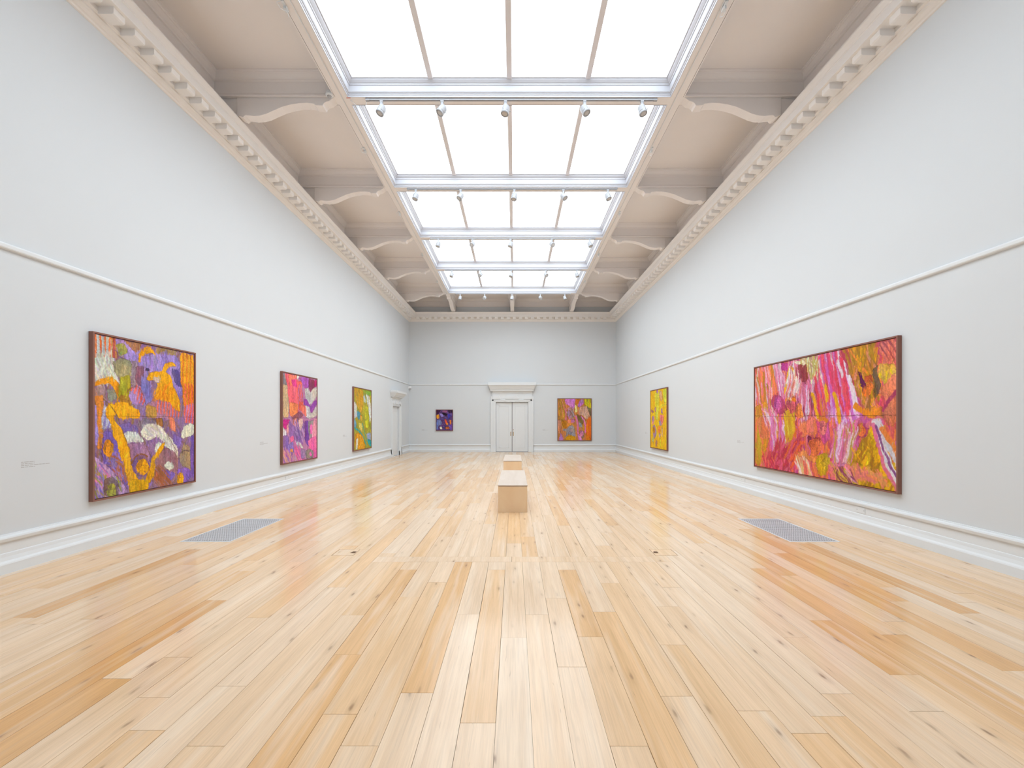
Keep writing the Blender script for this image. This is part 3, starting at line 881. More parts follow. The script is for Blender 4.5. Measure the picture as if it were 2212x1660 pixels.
    A.poly([(196, 790), (226, 715), (292, 935), (196, 955)], (202, 198, 216)); A.hatch([(196, 790), (226, 715), (292, 935), (196, 955)], BLU, 10, 9, 3)
    A.poly([(212, 955), (305, 975), (375, 1160), (405, 1350), (440, 1510), (330, 1360), (205, 1235), (208, 1050)], (124, 94, 172))
    A.dabs([(250, 1180), (380, 1200), (420, 1420), (300, 1330)], [(190, 110, 60), PU, (176, 96, 60), LI], 50, 24, 3, 60, 20)
    A.poly([(352, 905), (440, 882), (510, 920), (540, 990), (400, 990)], PU)
    A.poly([(392, 990), (440, 955), (522, 980), (586, 1058), (470, 1070), (430, 1085)], WH)
    A.poly([(425, 1085), (590, 1062), (640, 1150), (640, 1240), (470, 1215)], (164, 124, 166))
    A.poly([(520, 900), (580, 850), (680, 850), (690, 900), (560, 960)], (140, 120, 130), .85)
    A.poly([(545, 965), (590, 908), (652, 892), (745, 940), (832, 1030), (884, 1120), (896, 1226), (860, 1195), (800, 1115), (740, 1085), (700, 1015), (620, 1055), (566, 1015)], (228, 224, 208))
    A.dabs([(580, 930), (740, 950), (880, 1150), (640, 1000)], [WH, (200, 190, 180), (214, 204, 200)], 40, 20, 2.5, 40, 20, .7)
    A.poly([(690, 1015), (770, 1060), (740, 1105), (660, 1195), (618, 1100)], (150, 112, 160))
    A.poly([(676, 1085), (722, 1058), (744, 1082), (700, 1155), (668, 1155)], WH)
    A.poly([(232, 765), (258, 702), (322, 718), (334, 782), (302, 850), (384, 960), (434, 1080), (474, 1250), (515, 1400), (610, 1415), (610, 1500), (448, 1530), (418, 1350), (338, 1100), (288, 920), (234, 830)], (248, 172, 22))
    A.poly([(660, 1265), (715, 1150), (790, 1108), (852, 1150), (895, 1250), (880, 1360), (830, 1440), (655, 1490)], (156, 112, 124))
    A.poly([(745, 1300), (865, 1330), (830, 1415), (740, 1385)], (126, 100, 190)); A.dabs([(680, 1300), (780, 1300), (840, 1440), (670, 1470)], [(150, 90, 60), (170, 100, 60)], 30, 34, 2.5, 45, 6)
    A.poly([(596, 1390), (640, 1250), (660, 1180), (740, 1080), (774, 1055), (774, 1092), (702, 1190), (672, 1300), (645, 1430), (590, 1445)], (230, 164, 22))
    A.poly([(465, 1250), (498, 1188), (560, 1160), (615, 1200), (626, 1290), (592, 1375), (520, 1375)], (140, 100, 136)); A.face(568, 1290, 52, 78, (248, 170, 24), (120, 70, 50))
    A.stroke([(470, 1260), (500, 1190), (560, 1162), (612, 1195)], 3, (150, 90, 40), .8)
    A.poly([(445, 1405), (625, 1405), (615, 1490), (445, 1530)], (220, 166, 20))
    A.face(264, 1115, 46, 78, (238, 152, 28), (120, 70, 60))
    A.poly([(760, 1268), (800, 1226), (842, 1242), (854, 1292), (808, 1316)], WH)
    A.poly([(908, 1165), (950, 1055), (992, 1098), (1014, 1180), (1004, 1330), (908, 1260)], (168, 142, 112)); A.stroke([(920, 1150), (955, 1128), (990, 1145)], 2.5, (110, 84, 90))
    A.poly([(932, 930), (1000, 893), (1036, 915), (1036, 995), (912, 1030)], (222, 224, 208))
    A.poly([(1005, 1000), (1040, 1000), (1040, 1400), (1000, 1380)], (120, 92, 180)); A.poly([(850, 980), (930, 1030), (900, 1130), (840, 1060)], (130, 100, 180), .9)
    A.poly([(885, 1295), (980, 1298), (1024, 1370), (940, 1445), (880, 1410)], (132, 96, 192)); A.face(908, 1390, 36, 62, (246, 170, 24), (140, 90, 40))
    A.poly([(120, 1180), (220, 1250), (330, 1360), (436, 1510), (380, 1545), (200, 1580), (120, 1590)], (194, 154, 198)); A.poly([(120, 1262), (210, 1372), (235, 1560), (120, 1590)], (130, 106, 186), .9)
    A.dabs([(120, 1200), (420, 1500), (300, 1560), (120, 1580)], [PK, LI, (230, 130, 190), PU, YG], 90, 26, 2.5, 60, 14)
    A.poly([(214, 1410), (290, 1362), (356, 1440), (360, 1540), (225, 1560)], (132, 104, 104)); A.face(288, 1500, 50, 68, (176, 170, 70), (90, 70, 60))
    for ln in ([(430, 600), (470, 560), (560, 570), (600, 720)], [(360, 900), (345, 830), (300, 760)], [(640, 1190), (600, 1090), (540, 980)], [(895, 1225), (870, 1130), (800, 1010)], [(470, 1250), (440, 1100), (380, 950)], [(210, 680), (250, 700), (300, 760)]):
        A.stroke(ln, 1.8, (112, 74, 60), .6)
    A.finish(2200, 10, 1.5, 88, 18, .6, .11)
    return A

MG, PI_, CO, GO, OLV, MR, LW = (196, 66, 132), (222, 112, 160), (236, 112, 88), (222, 164, 20), (168, 126, 32), (132, 40, 66), (228, 204, 222)
def art_magenta_gold():
    A = Art([(133, 400), (1445, 112), (1447, 1552), (133, 1308)], 400, 250, (206, 92, 88), 5)
    A.k = 1.25
    full = [(133, 400), (1445, 112), (1447, 1552), (133, 1308)]
    A.dabs(full, [CO, PI_, MG, (230, 130, 60), (200, 80, 90)], 900, 40, 4, 88, 10, .8)
    A.poly([(133, 400), (300, 370), (340, 660), (260, 900), (133, 760)], (236, 124, 84), .7); A.dabs([(133, 400), (310, 370), (340, 660), (200, 800), (133, 740)], [(240, 130, 70), CO, (232, 200, 210), OLV, PI_], 130, 50, 3, 80, 6)
    A.poly([(133, 760), (250, 700), (290, 900), (200, 1300), (133, 1308)], (204, 140, 40), .85); A.dabs([(133, 900), (200, 900), (200, 1300), (133, 1300)], [(206, 170, 50), (190, 150, 40), CO], 70, 30, 3, 85, 10)
    A.poly([(290, 372), (370, 352), (420, 600), (350, 620)], (206, 190, 190), .8); A.dabs([(290, 372), (370, 352), (420, 640), (360, 640)], [LW, (190, 180, 190), PI_], 50, 50, 3, 76, 6)
    A.poly([(370, 350), (500, 322), (480, 420), (390, 420)], (196, 60, 150), .9)
    A.dabs([(440, 420), (620, 380), (700, 700), (560, 760), (420, 640)], [PI_, LW, (200, 96, 120), MR, (236, 150, 180)], 220, 60, 2.8, 86, 5)
    A.poly([(500, 320), (720, 278), (735, 380), (650, 460), (600, 350), (520, 360)], (226, 218, 190)); A.dabs([(520, 320), (720, 280), (735, 400), (650, 450)], [(230, 224, 196), (190, 170, 90), (170, 140, 110)], 50, 26, 3, 85, 20)
    A.poly([(535, 360), (610, 350), (625, 500), (550, 520)], (140, 50, 60), .8)
    A.poly([(735, 270), (910, 235), (960, 420), (1050, 640), (1000, 800), (900, 820), (740, 560)], (206, 104, 172), .85)
    A.poly([(735, 270), (900, 238), (915, 310), (800, 360), (735, 340)], (182, 44, 140), .9)
    A.dabs([(735, 300), (950, 260), (1090, 720), (960, 820), (760, 600)], [(216, 140, 210), (196, 90, 180), LW, (226, 84, 100), (220, 70, 110)], 260, 70, 4, 78, 4)
    for q in ([(860, 330), (900, 600), (960, 780)], [(930, 300), (985, 560), (1010, 760)], [(690, 480), (720, 700), (735, 820)], [(970, 330), (1010, 420), (1060, 640)]):
        A.stroke(q, 5, (222, 62, 84), .85)
    for q in ([(960, 330), (1010, 520), (1080, 760)], [(1010, 420), (1050, 620), (1060, 780)], [(900, 330), (940, 470)]):
        A.stroke(q, 6, (230, 214, 226), .85)
    for q in ([(860, 640), (900, 720), (930, 1000)], [(660, 640), (700, 780), (725, 870)], [(780, 560), (800, 700)]):
        A.stroke(q, 7, (234, 172, 24), .9)
    A.poly([(900, 238), (1030, 205), (1100, 420), (1110, 640), (1000, 420)], (178, 120, 50), .85); A.dabs([(900, 240), (1060, 200), (1110, 640), (1000, 400)], [OLV, (190, 60, 90), (200, 140, 60)], 70, 34, 3, 70, 8)
    A.poly([(1040, 200), (1240, 160), (1280, 500), (1240, 760), (1140, 740), (1090, 560), (1060, 380)], (186, 136, 36)); A.dabs([(1040, 200), (1240, 165), (1280, 500), (1180, 740), (1080, 480)], [GO, OLV, (232, 140, 60), (150, 90, 50), (226, 150, 120)], 170, 36, 3.4, 80, 18)
    A.poly([(1090, 440), (1130, 430), (1150, 560), (1110, 560)], (110, 36, 80), .9); A.poly([(1150, 450), (1225, 440), (1215, 520), (1150, 520)], (206, 90, 40), .9)
    A.poly([(1228, 390), (1280, 380), (1290, 620), (1250, 700), (1232, 560)], (106, 84, 60), .8)
    A.face(1178, 590, 44, 68, (236, 128, 60), (206, 96, 50))
    A.poly([(1260, 150), (1447, 112), (1447, 350), (1330, 380)], (224, 122, 110)); A.hatch([(1260, 150), (1447, 112), (1447, 350), (1300, 300)], (176, 84, 90), -30, 7, 2.6)
    A.poly([(1280, 350), (1447, 350), (1447, 470), (1300, 560)], (220, 170, 70)); A.hatch([(1300, 420), (1420, 400), (1400, 500), (1300, 540)], (236, 200, 30), 5, 8, 4)
    A.poly([(1290, 560), (1447, 430), (1447, 600), (1320, 740)], (236, 134, 96)); A.poly([(1300, 760), (1447, 640), (1447, 900), (1390, 960), (1290, 850)], (214, 120, 84)); A.stroke([(1310, 780), (1360, 700), (1447, 610)], 5, (170, 60, 100))
    A.poly([(1150, 780), (1300, 740), (1300, 860), (1180, 900)], (224, 140, 40), .8)
    for q in ([(133, 842), (700, 838), (1447, 832)],): A.stroke(q, 1.2, (120, 70, 50), .7)
    A.poly([(150, 860), (330, 840), (320, 1060), (200, 1060)], (226, 120, 84), .75); A.dabs([(200, 820), (330, 800), (330, 900), (220, 960)], [LW, (240, 180, 190), PI_], 50, 30, 2.4, 60, 14)
    A.dabs([(280, 860), (420, 850), (440, 1100), (320, 1240), (280, 1100)], [(214, 120, 190), (206, 90, 150), LW, (226, 150, 60)], 120, 46, 3, 84, 6)
    A.dabs([(400, 850), (510, 850), (500, 1060), (420, 1060)], [(214, 170, 40), (200, 150, 40), (230, 190, 60)], 80, 50, 3, 86, 5)
    A.poly([(300, 640), (390, 660), (440, 800), (330, 820), (280, 720)], (176, 60, 100), .8); A.face(345, 720, 34, 60, (212, 92, 160), (120, 40, 90))
    A.face(465, 745, 36, 70, (226, 100, 110), (130, 40, 60)); A.stroke([(420, 690), (460, 670), (500, 700)], 6, (236, 130, 30))
    A.stroke([(410, 620), (430, 440), (465, 370), (490, 420), (495, 520)], 5, (240, 176, 30)); A.face(540, 800, 38, 70, (228, 132, 70), (140, 70, 40))
    A.poly([(540, 900), (700, 860), (720, 1000), (560, 1040)], (228, 128, 80), .8); A.poly([(600, 880), (690, 870), (670, 1000), (620, 1000)], (230, 120, 110), .9)
    A.dabs([(420, 430), (560, 560), (520, 640), (430, 600)], [(240, 230, 220), (210, 170, 190), (220, 110, 100)], 60, 26, 2.6, 110, 14)
    A.poly([(700, 880), (820, 870), (830, 1060), (760, 1120)], (198, 76, 150), .7); A.face(765, 950, 34, 62, (230, 122, 120), (120, 40, 70)); A.stroke([(725, 880), (760, 860), (800, 890)], 7, (220, 130, 40))
    A.face(905, 1000, 38, 58, (230, 150, 190), (150, 50, 110)); A.poly([(960, 1000), (1080, 980), (1060, 1120), (960, 1110)], (190, 90, 100), .8)
    A.poly([(1080, 900), (1190, 880), (1180, 1040), (1100, 1060)], (170, 64, 120), .9); A.face(1118, 970, 34, 72, (236, 120, 60), (150, 40, 70)); A.stroke([(1080, 900), (1130, 870), (1200, 880)], 8, (196, 92, 150))
    A.stroke([(1060, 740), (1140, 810), (1210, 820)], 8, (230, 140, 30)); A.stroke([(1180, 930), (1270, 860)], 9, (214, 110, 130))
    A.poly([(620, 1040), (740, 1030), (730, 1100), (640, 1130)], (130, 36, 70), .85); A.face(690, 1130, 56, 84, (228, 118, 70), (130, 50, 50))
    A.poly([(380, 1180), (520, 1040), (560, 1160), (520, 1300), (300, 1310)], (206, 62, 60), .9); A.dabs([(300, 1150), (520, 1050), (560, 1200), (480, 1340), (220, 1310)], [(196, 60, 80), (230, 100, 50), (176, 50, 70), (216, 90, 120)], 130, 34, 4, 130, 16)
    A.dabs([(200, 1240), (310, 1240), (300, 1310), (200, 1310)], [(200, 60, 80), (230, 110, 90)], 40, 24, 3, 70, 20)
    A.dabs([(540, 1270), (640, 1280), (660, 1400), (540, 1370)], [(240, 214, 200), (232, 180, 120), (226, 100, 90)], 60, 34, 2.8, 65, 8)
    A.poly([(520, 1160), (720, 1220), (720, 1280), (560, 1220)], (228, 140, 70), .85)
    A.poly([(700, 1240), (740, 1190), (820, 1200), (830, 1330), (780, 1400), (720, 1400)], (196, 160, 30)); A.face(770, 1270, 34, 56, (216, 176, 40), (140, 100, 30))
    A.dabs([(870, 1060), (1100, 1030), (1000, 1290), (880, 1240)], [(214, 110, 160), (196, 90, 130), (190, 150, 60), LW], 110, 44, 3, 105, 8)
    A.poly([(830, 1290), (1010, 1290), (1000, 1440), (840, 1430)], (206, 110, 150), .85)
    A.poly([(1000, 1300), (1130, 1080), (1230, 960), (1260, 1000), (1447, 1420), (1447, 1552), (1100, 1500)], (214, 158, 16)); A.dabs([(1000, 1320), (1240, 960), (1447, 1420), (1440, 1540), (1100, 1480)], [(226, 172, 20), (190, 136, 24), (160, 110, 30), (240, 190, 20)], 260, 26, 4, 110, 22)
    A.dabs([(840, 1340), (1100, 1360), (1300, 1430), (1300, 1470), (1080, 1420), (860, 1400)], [(236, 140, 100), (228, 120, 120), (220, 150, 80)], 120, 18, 4.5, 20, 40)
    for q, wd, cc in (([(1240, 900), (1300, 1120), (1440, 1440)], 11, (220, 214, 218)), ([(1270, 880), (1340, 1080), (1440, 1250)], 8, (206, 200, 210)), ([(1225, 920), (1290, 1230), (1440, 1540)], 6, (222, 110, 150)), ([(1300, 960), (1400, 1100), (1447, 1200)], 7, (226, 130, 60)), ([(1250, 930), (1330, 1180), (1445, 1420)], 4, (130, 70, 130))):
        A.stroke(q, wd, cc, .9)
    A.dabs([(880, 1440), (1040, 1400), (1080, 1480), (940, 1470)], [(216, 180, 60), (120, 50, 80), (226, 140, 190)], 40, 40, 2.6, 40, 8)
    A.finish(2600, 10, 1.2, 84, 14, .6, .09)
    return A

def art_pink_violet():
    A = Art([(147, 110), (683, 210), (683, 1440), (147, 1535)], 150, 190, (190, 130, 170), 9)
    full = [(147, 110), (683, 210), (683, 1440), (147, 1535)]
    A.dabs(full, [(200, 150, 190), (220, 120, 160), (160, 110, 160)], 300, 22, 4, 85, 18, .6)
    A.poly([(147, 110), (180, 120), (215, 260), (215, 300), (147, 300)], (140, 130, 136)); A.poly([(147, 300), (225, 300), (245, 810), (147, 810)], (216, 170, 120)); A.hatch([(147, 300), (225, 300), (245, 810), (147, 810)], (190, 180, 150), 2, 9, 4)
    A.poly([(175, 112), (260, 130), (370, 150), (400, 300), (390, 560), (400, 700), (350, 790), (260, 800), (235, 560), (215, 280)], (250, 106, 120))
    A.poly([(230, 130), (360, 150), (340, 260), (260, 330)], (250, 140, 110), .8); A.poly([(240, 560), (400, 600), (360, 790), (260, 800)], (248, 146, 84), .8); A.poly([(280, 230), (350, 210), (380, 330), (310, 330)], (236, 70, 150), .9)
    A.poly([(360, 150), (400, 160), (370, 230)], (235, 225, 205)); A.poly([(385, 230), (450, 230), (470, 700), (400, 700)], (230, 100, 90)); A.hatch([(385, 280), (460, 280), (470, 560), (400, 560)], (170, 110, 180), 10, 10, 4)
    A.poly([(380, 180), (550, 190), (560, 340), (480, 350), (450, 230)], (168, 84, 182)); A.poly([(550, 190), (640, 205), (650, 330), (585, 420), (555, 330)], (146, 66, 96)); A.poly([(640, 205), (683, 212), (683, 320), (640, 330)], (180, 40, 120))
    A.poly([(490, 350), (550, 345), (585, 420), (640, 340), (683, 330), (683, 480), (580, 610), (500, 510)], (206, 200, 192)); A.hatch([(490, 350), (560, 380), (580, 600), (500, 500)], (160, 160, 160), 0, 8, 2.5)
    A.poly([(470, 520), (530, 520), (575, 640), (640, 540), (683, 520), (683, 600), (600, 740), (560, 760), (480, 640)], (160, 76, 170)); A.poly([(490, 620), (560, 640), (590, 750), (683, 610), (683, 780), (560, 830), (500, 780)], (208, 200, 196))
    A.poly([(430, 600), (500, 620), (520, 800), (440, 720)], (248, 130, 110))
    A.poly([(300, 790), (340, 750), (420, 700), (470, 760), (420, 830), (370, 920), (300, 850)], (146, 84, 100)); A.face(340, 880, 36, 70, (220, 140, 130), (120, 60, 70))
    A.stroke([(147, 820), (400, 822), (683, 812)], 1.2, (90, 60, 60), .7)
    A.poly([(147, 840), (260, 850), (280, 960), (180, 1000), (147, 960)], (190, 40, 140)); A.poly([(200, 940), (260, 880), (280, 1000), (220, 1080)], (230, 160, 170))
    A.poly([(240, 850), (340, 960), (420, 1060), (440, 1200), (340, 1200), (240, 1080)], (150, 110, 180)); A.dabs([(300, 900), (500, 900), (540, 1180), (340, 1180)], [(150, 100, 180), (190, 150, 210), (120, 90, 150)], 110, 28, 3.4, 60, 12)
    A.poly([(385, 860), (460, 820), (460, 940), (420, 1040)], (236, 190, 180)); A.poly([(480, 860), (560, 850), (560, 1280), (500, 1200)], (126, 70, 160))
    A.poly([(545, 860), (640, 840), (650, 1000), (600, 1160), (550, 1040)], (140, 140, 150)); A.poly([(570, 950), (600, 900), (625, 980), (615, 1070), (585, 1070)], (246, 110, 190))
    A.poly([(630, 830), (683, 820), (683, 1100), (600, 1160)], (226, 150, 180)); A.poly([(147, 960), (200, 1040), (210, 1120), (147, 1090)], (226, 220, 224)); A.poly([(147, 1090), (250, 1100), (230, 1300), (180, 1380), (147, 1300)], (140, 100, 170))
    A.poly([(340, 1150), (420, 1210), (480, 1280), (440, 1290), (360, 1230)], (206, 204, 206)); A.poly([(230, 1220), (310, 1180), (330, 1330), (250, 1450), (210, 1330)], (146, 120, 190)); A.poly([(260, 1110), (310, 1090), (330, 1160), (280, 1200)], (236, 110, 170))
    A.dabs([(150, 1330), (250, 1330), (440, 1450), (250, 1520), (150, 1530)], [(160, 110, 180), (230, 150, 190), (236, 180, 130), (200, 90, 170)], 120, 26, 3, 60, 14)
    A.poly([(265, 1300), (300, 1290), (310, 1340), (270, 1350)], (240, 160, 80)); A.dabs([(330, 1220), (430, 1300), (480, 1440), (360, 1460)], [(246, 130, 190), (200, 100, 170), (230, 90, 150)], 60, 36, 3, 55, 8)
    A.poly([(540, 1160), (683, 1090), (683, 1440), (600, 1440), (560, 1300)], (250, 110, 170)); A.poly([(490, 1330), (560, 1300), (630, 1330), (630, 1440), (520, 1460)], (140, 130, 126)); A.poly([(560, 1370), (590, 1350), (610, 1400), (585, 1430)], (246, 110, 190)); A.poly([(430, 1290), (500, 1300), (500, 1450), (430, 1460)], (150, 120, 160), .8)
    A.finish(1300, 10, 1.5, 80, 22, .65, .11)
    return A

def art_green_gold():
    A = Art([(1260, 345), (1530, 395), (1530, 1278), (1260, 1325)], 110, 136, (170, 160, 50), 13)
    full = [(1260, 345), (1530, 395), (1530, 1278), (1260, 1325)]
    A.dabs(full, [(200, 160, 40), (150, 150, 50), (110, 150, 90), (210, 180, 60)], 260, 20, 4, 75, 25, .8)
    A.poly([(1260, 345), (1400, 370), (1410, 560), (1370, 760), (1310, 640)], (206, 156, 40)); A.poly([(1260, 560), (1300, 600), (1310, 800), (1262, 830)], (222, 222, 216)); A.poly([(1400, 480), (1430, 460), (1450, 580), (1410, 560)], (200, 210, 206))
    A.poly([(1410, 380), (1530, 400), (1530, 470), (1440, 460)], (140, 180, 60)); A.poly([(1440, 440), (1500, 480), (1525, 620), (1530, 800), (1510, 900), (1480, 640)], (230, 230, 222)); A.poly([(1410, 600), (1480, 640), (1500, 860), (1430, 860)], (196, 190, 40))
    A.poly([(1425, 860), (1490, 820), (1490, 960), (1440, 970)], (206, 210, 40)); A.poly([(1300, 700), (1360, 730), (1350, 850), (1320, 850)], (90, 160, 190)); A.poly([(1350, 760), (1390, 780), (1370, 880)], (240, 160, 40)); A.poly([(1330, 890), (1390, 900), (1390, 1040), (1350, 1000)], (220, 206, 110))
    A.stroke([(1270, 970), (1340, 1010), (1400, 1100), (1450, 1230)], 9, (30, 160, 176)); A.stroke([(1390, 900), (1430, 1040), (1460, 1180)], 7, (60, 150, 150)); A.poly([(1260, 800), (1300, 880), (1290, 960), (1260, 960)], (110, 170, 200))
    A.poly([(1275, 1070), (1340, 1030), (1410, 1120), (1430, 1290), (1340, 1310), (1280, 1240)], (230, 160, 30)); A.poly([(1295, 1130), (1325, 1120), (1320, 1240), (1310, 1310), (1290, 1300)], (228, 228, 214)); A.poly([(1450, 1060), (1520, 1040), (1525, 1160), (1470, 1150)], (150, 170, 220)); A.poly([(1460, 1150), (1528, 1160), (1528, 1260), (1500, 1250)], (20, 170, 190))
    A.dabs(full, [(220, 200, 40), (80, 130, 100), (190, 130, 30), (160, 190, 60)], 150, 16, 2.4, 70, 20, .7)
    A.finish(900, 10, 2.4, 75, 26)
    return A

def art_dark_blue():
    A = Art([(412, 480), (1065, 480), (1065, 1300), (412, 1300)], 80, 100, (92, 62, 116), 17)
    full = [(412, 480), (1065, 480), (1065, 1300), (412, 1300)]
    A.dabs(full, [(110, 70, 140), (84, 90, 170), (70, 40, 80), (130, 100, 180)], 240, 18, 5, 60, 40, .8)
    A.poly([(412, 480), (600, 480), (500, 620), (412, 660)], (66, 24, 60)); A.poly([(640, 480), (860, 490), (820, 600), (660, 560)], (150, 84, 130)); A.poly([(860, 480), (1065, 480), (1065, 580), (940, 600)], (50, 30, 56))
    A.poly([(640, 590), (760, 600), (850, 640), (820, 740), (700, 680)], (40, 22, 40)); A.poly([(412, 680), (520, 640), (540, 800), (460, 850), (412, 800)], (240, 160, 40)); A.poly([(540, 600), (660, 620), (720, 740), (600, 760)], (160, 140, 210))
    A.poly([(850, 660), (930, 620), (990, 700), (940, 820), (870, 850)], (70, 66, 176)); A.poly([(412, 880), (560, 860), (640, 960), (620, 1100), (520, 1080), (440, 1290), (412, 1290)], (110, 130, 196)); A.poly([(730, 830), (790, 840), (900, 1060), (820, 1080), (760, 980)], (240, 96, 60))
    A.poly([(820, 980), (870, 1000), (870, 1090), (820, 1080)], (246, 160, 50)); A.poly([(930, 880), (1010, 880), (1020, 1050), (960, 1050)], (232, 130, 60)); A.poly([(540, 1150), (640, 1140), (650, 1250), (570, 1260)], (232, 226, 200)); A.poly([(760, 1180), (900, 1130), (950, 1240), (800, 1260)], (180, 96, 50))
    A.poly([(900, 1080), (1065, 1050), (1065, 1290), (980, 1290)], (110, 80, 180)); A.poly([(980, 560), (1050, 600), (1050, 740), (990, 700)], (110, 80, 140)); A.dabs(full, [(60, 30, 60), (150, 150, 220), (170, 80, 140)], 110, 16, 2.4, 50, 40, .8)
    A.finish(600, 9, 2.6, 60, 40)
    return A

def art_orange_mauve():
    A = Art([(325, 290), (1235, 290), (1235, 1425), (325, 1425)], 130, 160, (204, 130, 70), 21)
    full = [(325, 290), (1235, 290), (1235, 1425), (325, 1425)]
    A.dabs(full, [(206, 150, 40), (214, 140, 90), (190, 130, 120), (180, 140, 60)], 260, 26, 4, 88, 10, .8)
    A.dabs([(325, 290), (520, 290), (540, 700), (400, 860), (325, 820)], [(206, 160, 40), (190, 130, 40), (140, 110, 50), (214, 130, 90)], 110, 40, 4, 80, 8)
    A.poly([(500, 290), (800, 290), (790, 460), (730, 600), (640, 480), (540, 430)], (206, 124, 206)); A.poly([(930, 310), (1020, 300), (1030, 420), (900, 520), (860, 480)], (186, 110, 200)); A.poly([(940, 310), (1015, 310), (1010, 400), (940, 400)], (160, 120, 170)); A.poly([(800, 290), (930, 290), (900, 420), (830, 440)], (206, 120, 50), .8)
    A.poly([(785, 450), (810, 440), (870, 590), (840, 660), (785, 650)], (232, 220, 140)); A.dabs([(1030, 290), (1235, 290), (1235, 560), (1130, 480)], [(210, 200, 30), (150, 140, 50), (226, 190, 30)], 80, 50, 5, 88, 4)
    A.poly([(920, 500), (1120, 490), (1200, 680), (1190, 820), (1100, 860), (1000, 740), (880, 720)], (204, 160, 140)); A.poly([(1110, 490), (1235, 560), (1235, 780), (1190, 720)], (110, 100, 90), .8)
    A.poly([(600, 560), (740, 640), (800, 720), (740, 820), (640, 830), (580, 740)], (150, 120, 110)); A.dabs([(560, 540), (760, 560), (760, 820), (580, 820)], [(200, 150, 170), (130, 90, 60), (160, 160, 180), (206, 120, 190)], 70, 26, 3.5, 80, 16); A.stroke([(545, 560), (545, 870)], 7, (214, 110, 160))
    A.poly([(560, 830), (800, 850), (760, 960), (600, 970)], (232, 130, 100)); A.poly([(680, 850), (800, 850), (780, 940), (690, 940)], (206, 120, 160)); A.poly([(420, 880), (560, 880), (560, 1100), (470, 1090)], (200, 130, 30))
    A.poly([(620, 1040), (740, 1010), (790, 1100), (800, 1320), (760, 1330), (690, 1280), (620, 1250), (540, 1350), (520, 1330), (580, 1180), (450, 1150), (470, 1110), (580, 1110)], (150, 146, 158)); A.poly([(640, 1100), (740, 1100), (730, 1200), (650, 1200)], (180, 150, 150), .8); A.poly([(580, 950), (740, 960), (620, 1040), (560, 1060)], (240, 150, 50))
    A.poly([(840, 680), (900, 740), (1000, 780), (1030, 960), (960, 980), (860, 860)], (130, 110, 70)); A.stroke([(810, 760), (860, 900), (860, 1080), (880, 1260), (900, 1420)], 12, (222, 120, 170)); A.stroke([(970, 760), (1050, 900), (1080, 1040), (1070, 1200)], 10, (226, 124, 190)); A.stroke([(880, 750), (980, 745), (1030, 820), (1090, 880)], 4, (110, 60, 40))
    A.poly([(880, 930), (960, 940), (1000, 1060), (900, 1060)], (150, 150, 150)); A.poly([(910, 1160), (1030, 1150), (1060, 1250), (1000, 1380), (930, 1280)], (150, 120, 90)); A.face(975, 1240, 54, 86, (216, 130, 170), (130, 60, 60)); A.poly([(860, 1250), (940, 1300), (1000, 1425), (880, 1425)], (216, 140, 216))
    A.poly([(1110, 900), (1235, 790), (1235, 1000), (1180, 1020)], (250, 120, 30)); A.poly([(1090, 980), (1235, 1000), (1235, 1425), (1100, 1425)], (226, 130, 20)); A.dabs([(1090, 900), (1235, 900), (1235, 1425), (1100, 1425)], [(250, 120, 30), (214, 150, 20), (240, 110, 30)], 60, 50, 6, 88, 5)
    A.poly([(560, 1300), (700, 1280), (800, 1340), (800, 1425), (500, 1425)], (206, 150, 20)); A.poly([(350, 1425), (390, 1210), (480, 1370), (470, 1425)], (196, 130, 196)); A.poly([(325, 860), (420, 880), (400, 1240), (325, 1260)], (196, 130, 100), .9); A.stroke([(325, 852), (800, 850)], 1.3, (120, 80, 60), .6)
    A.finish(1100, 12, 2, 88, 14)
    return A

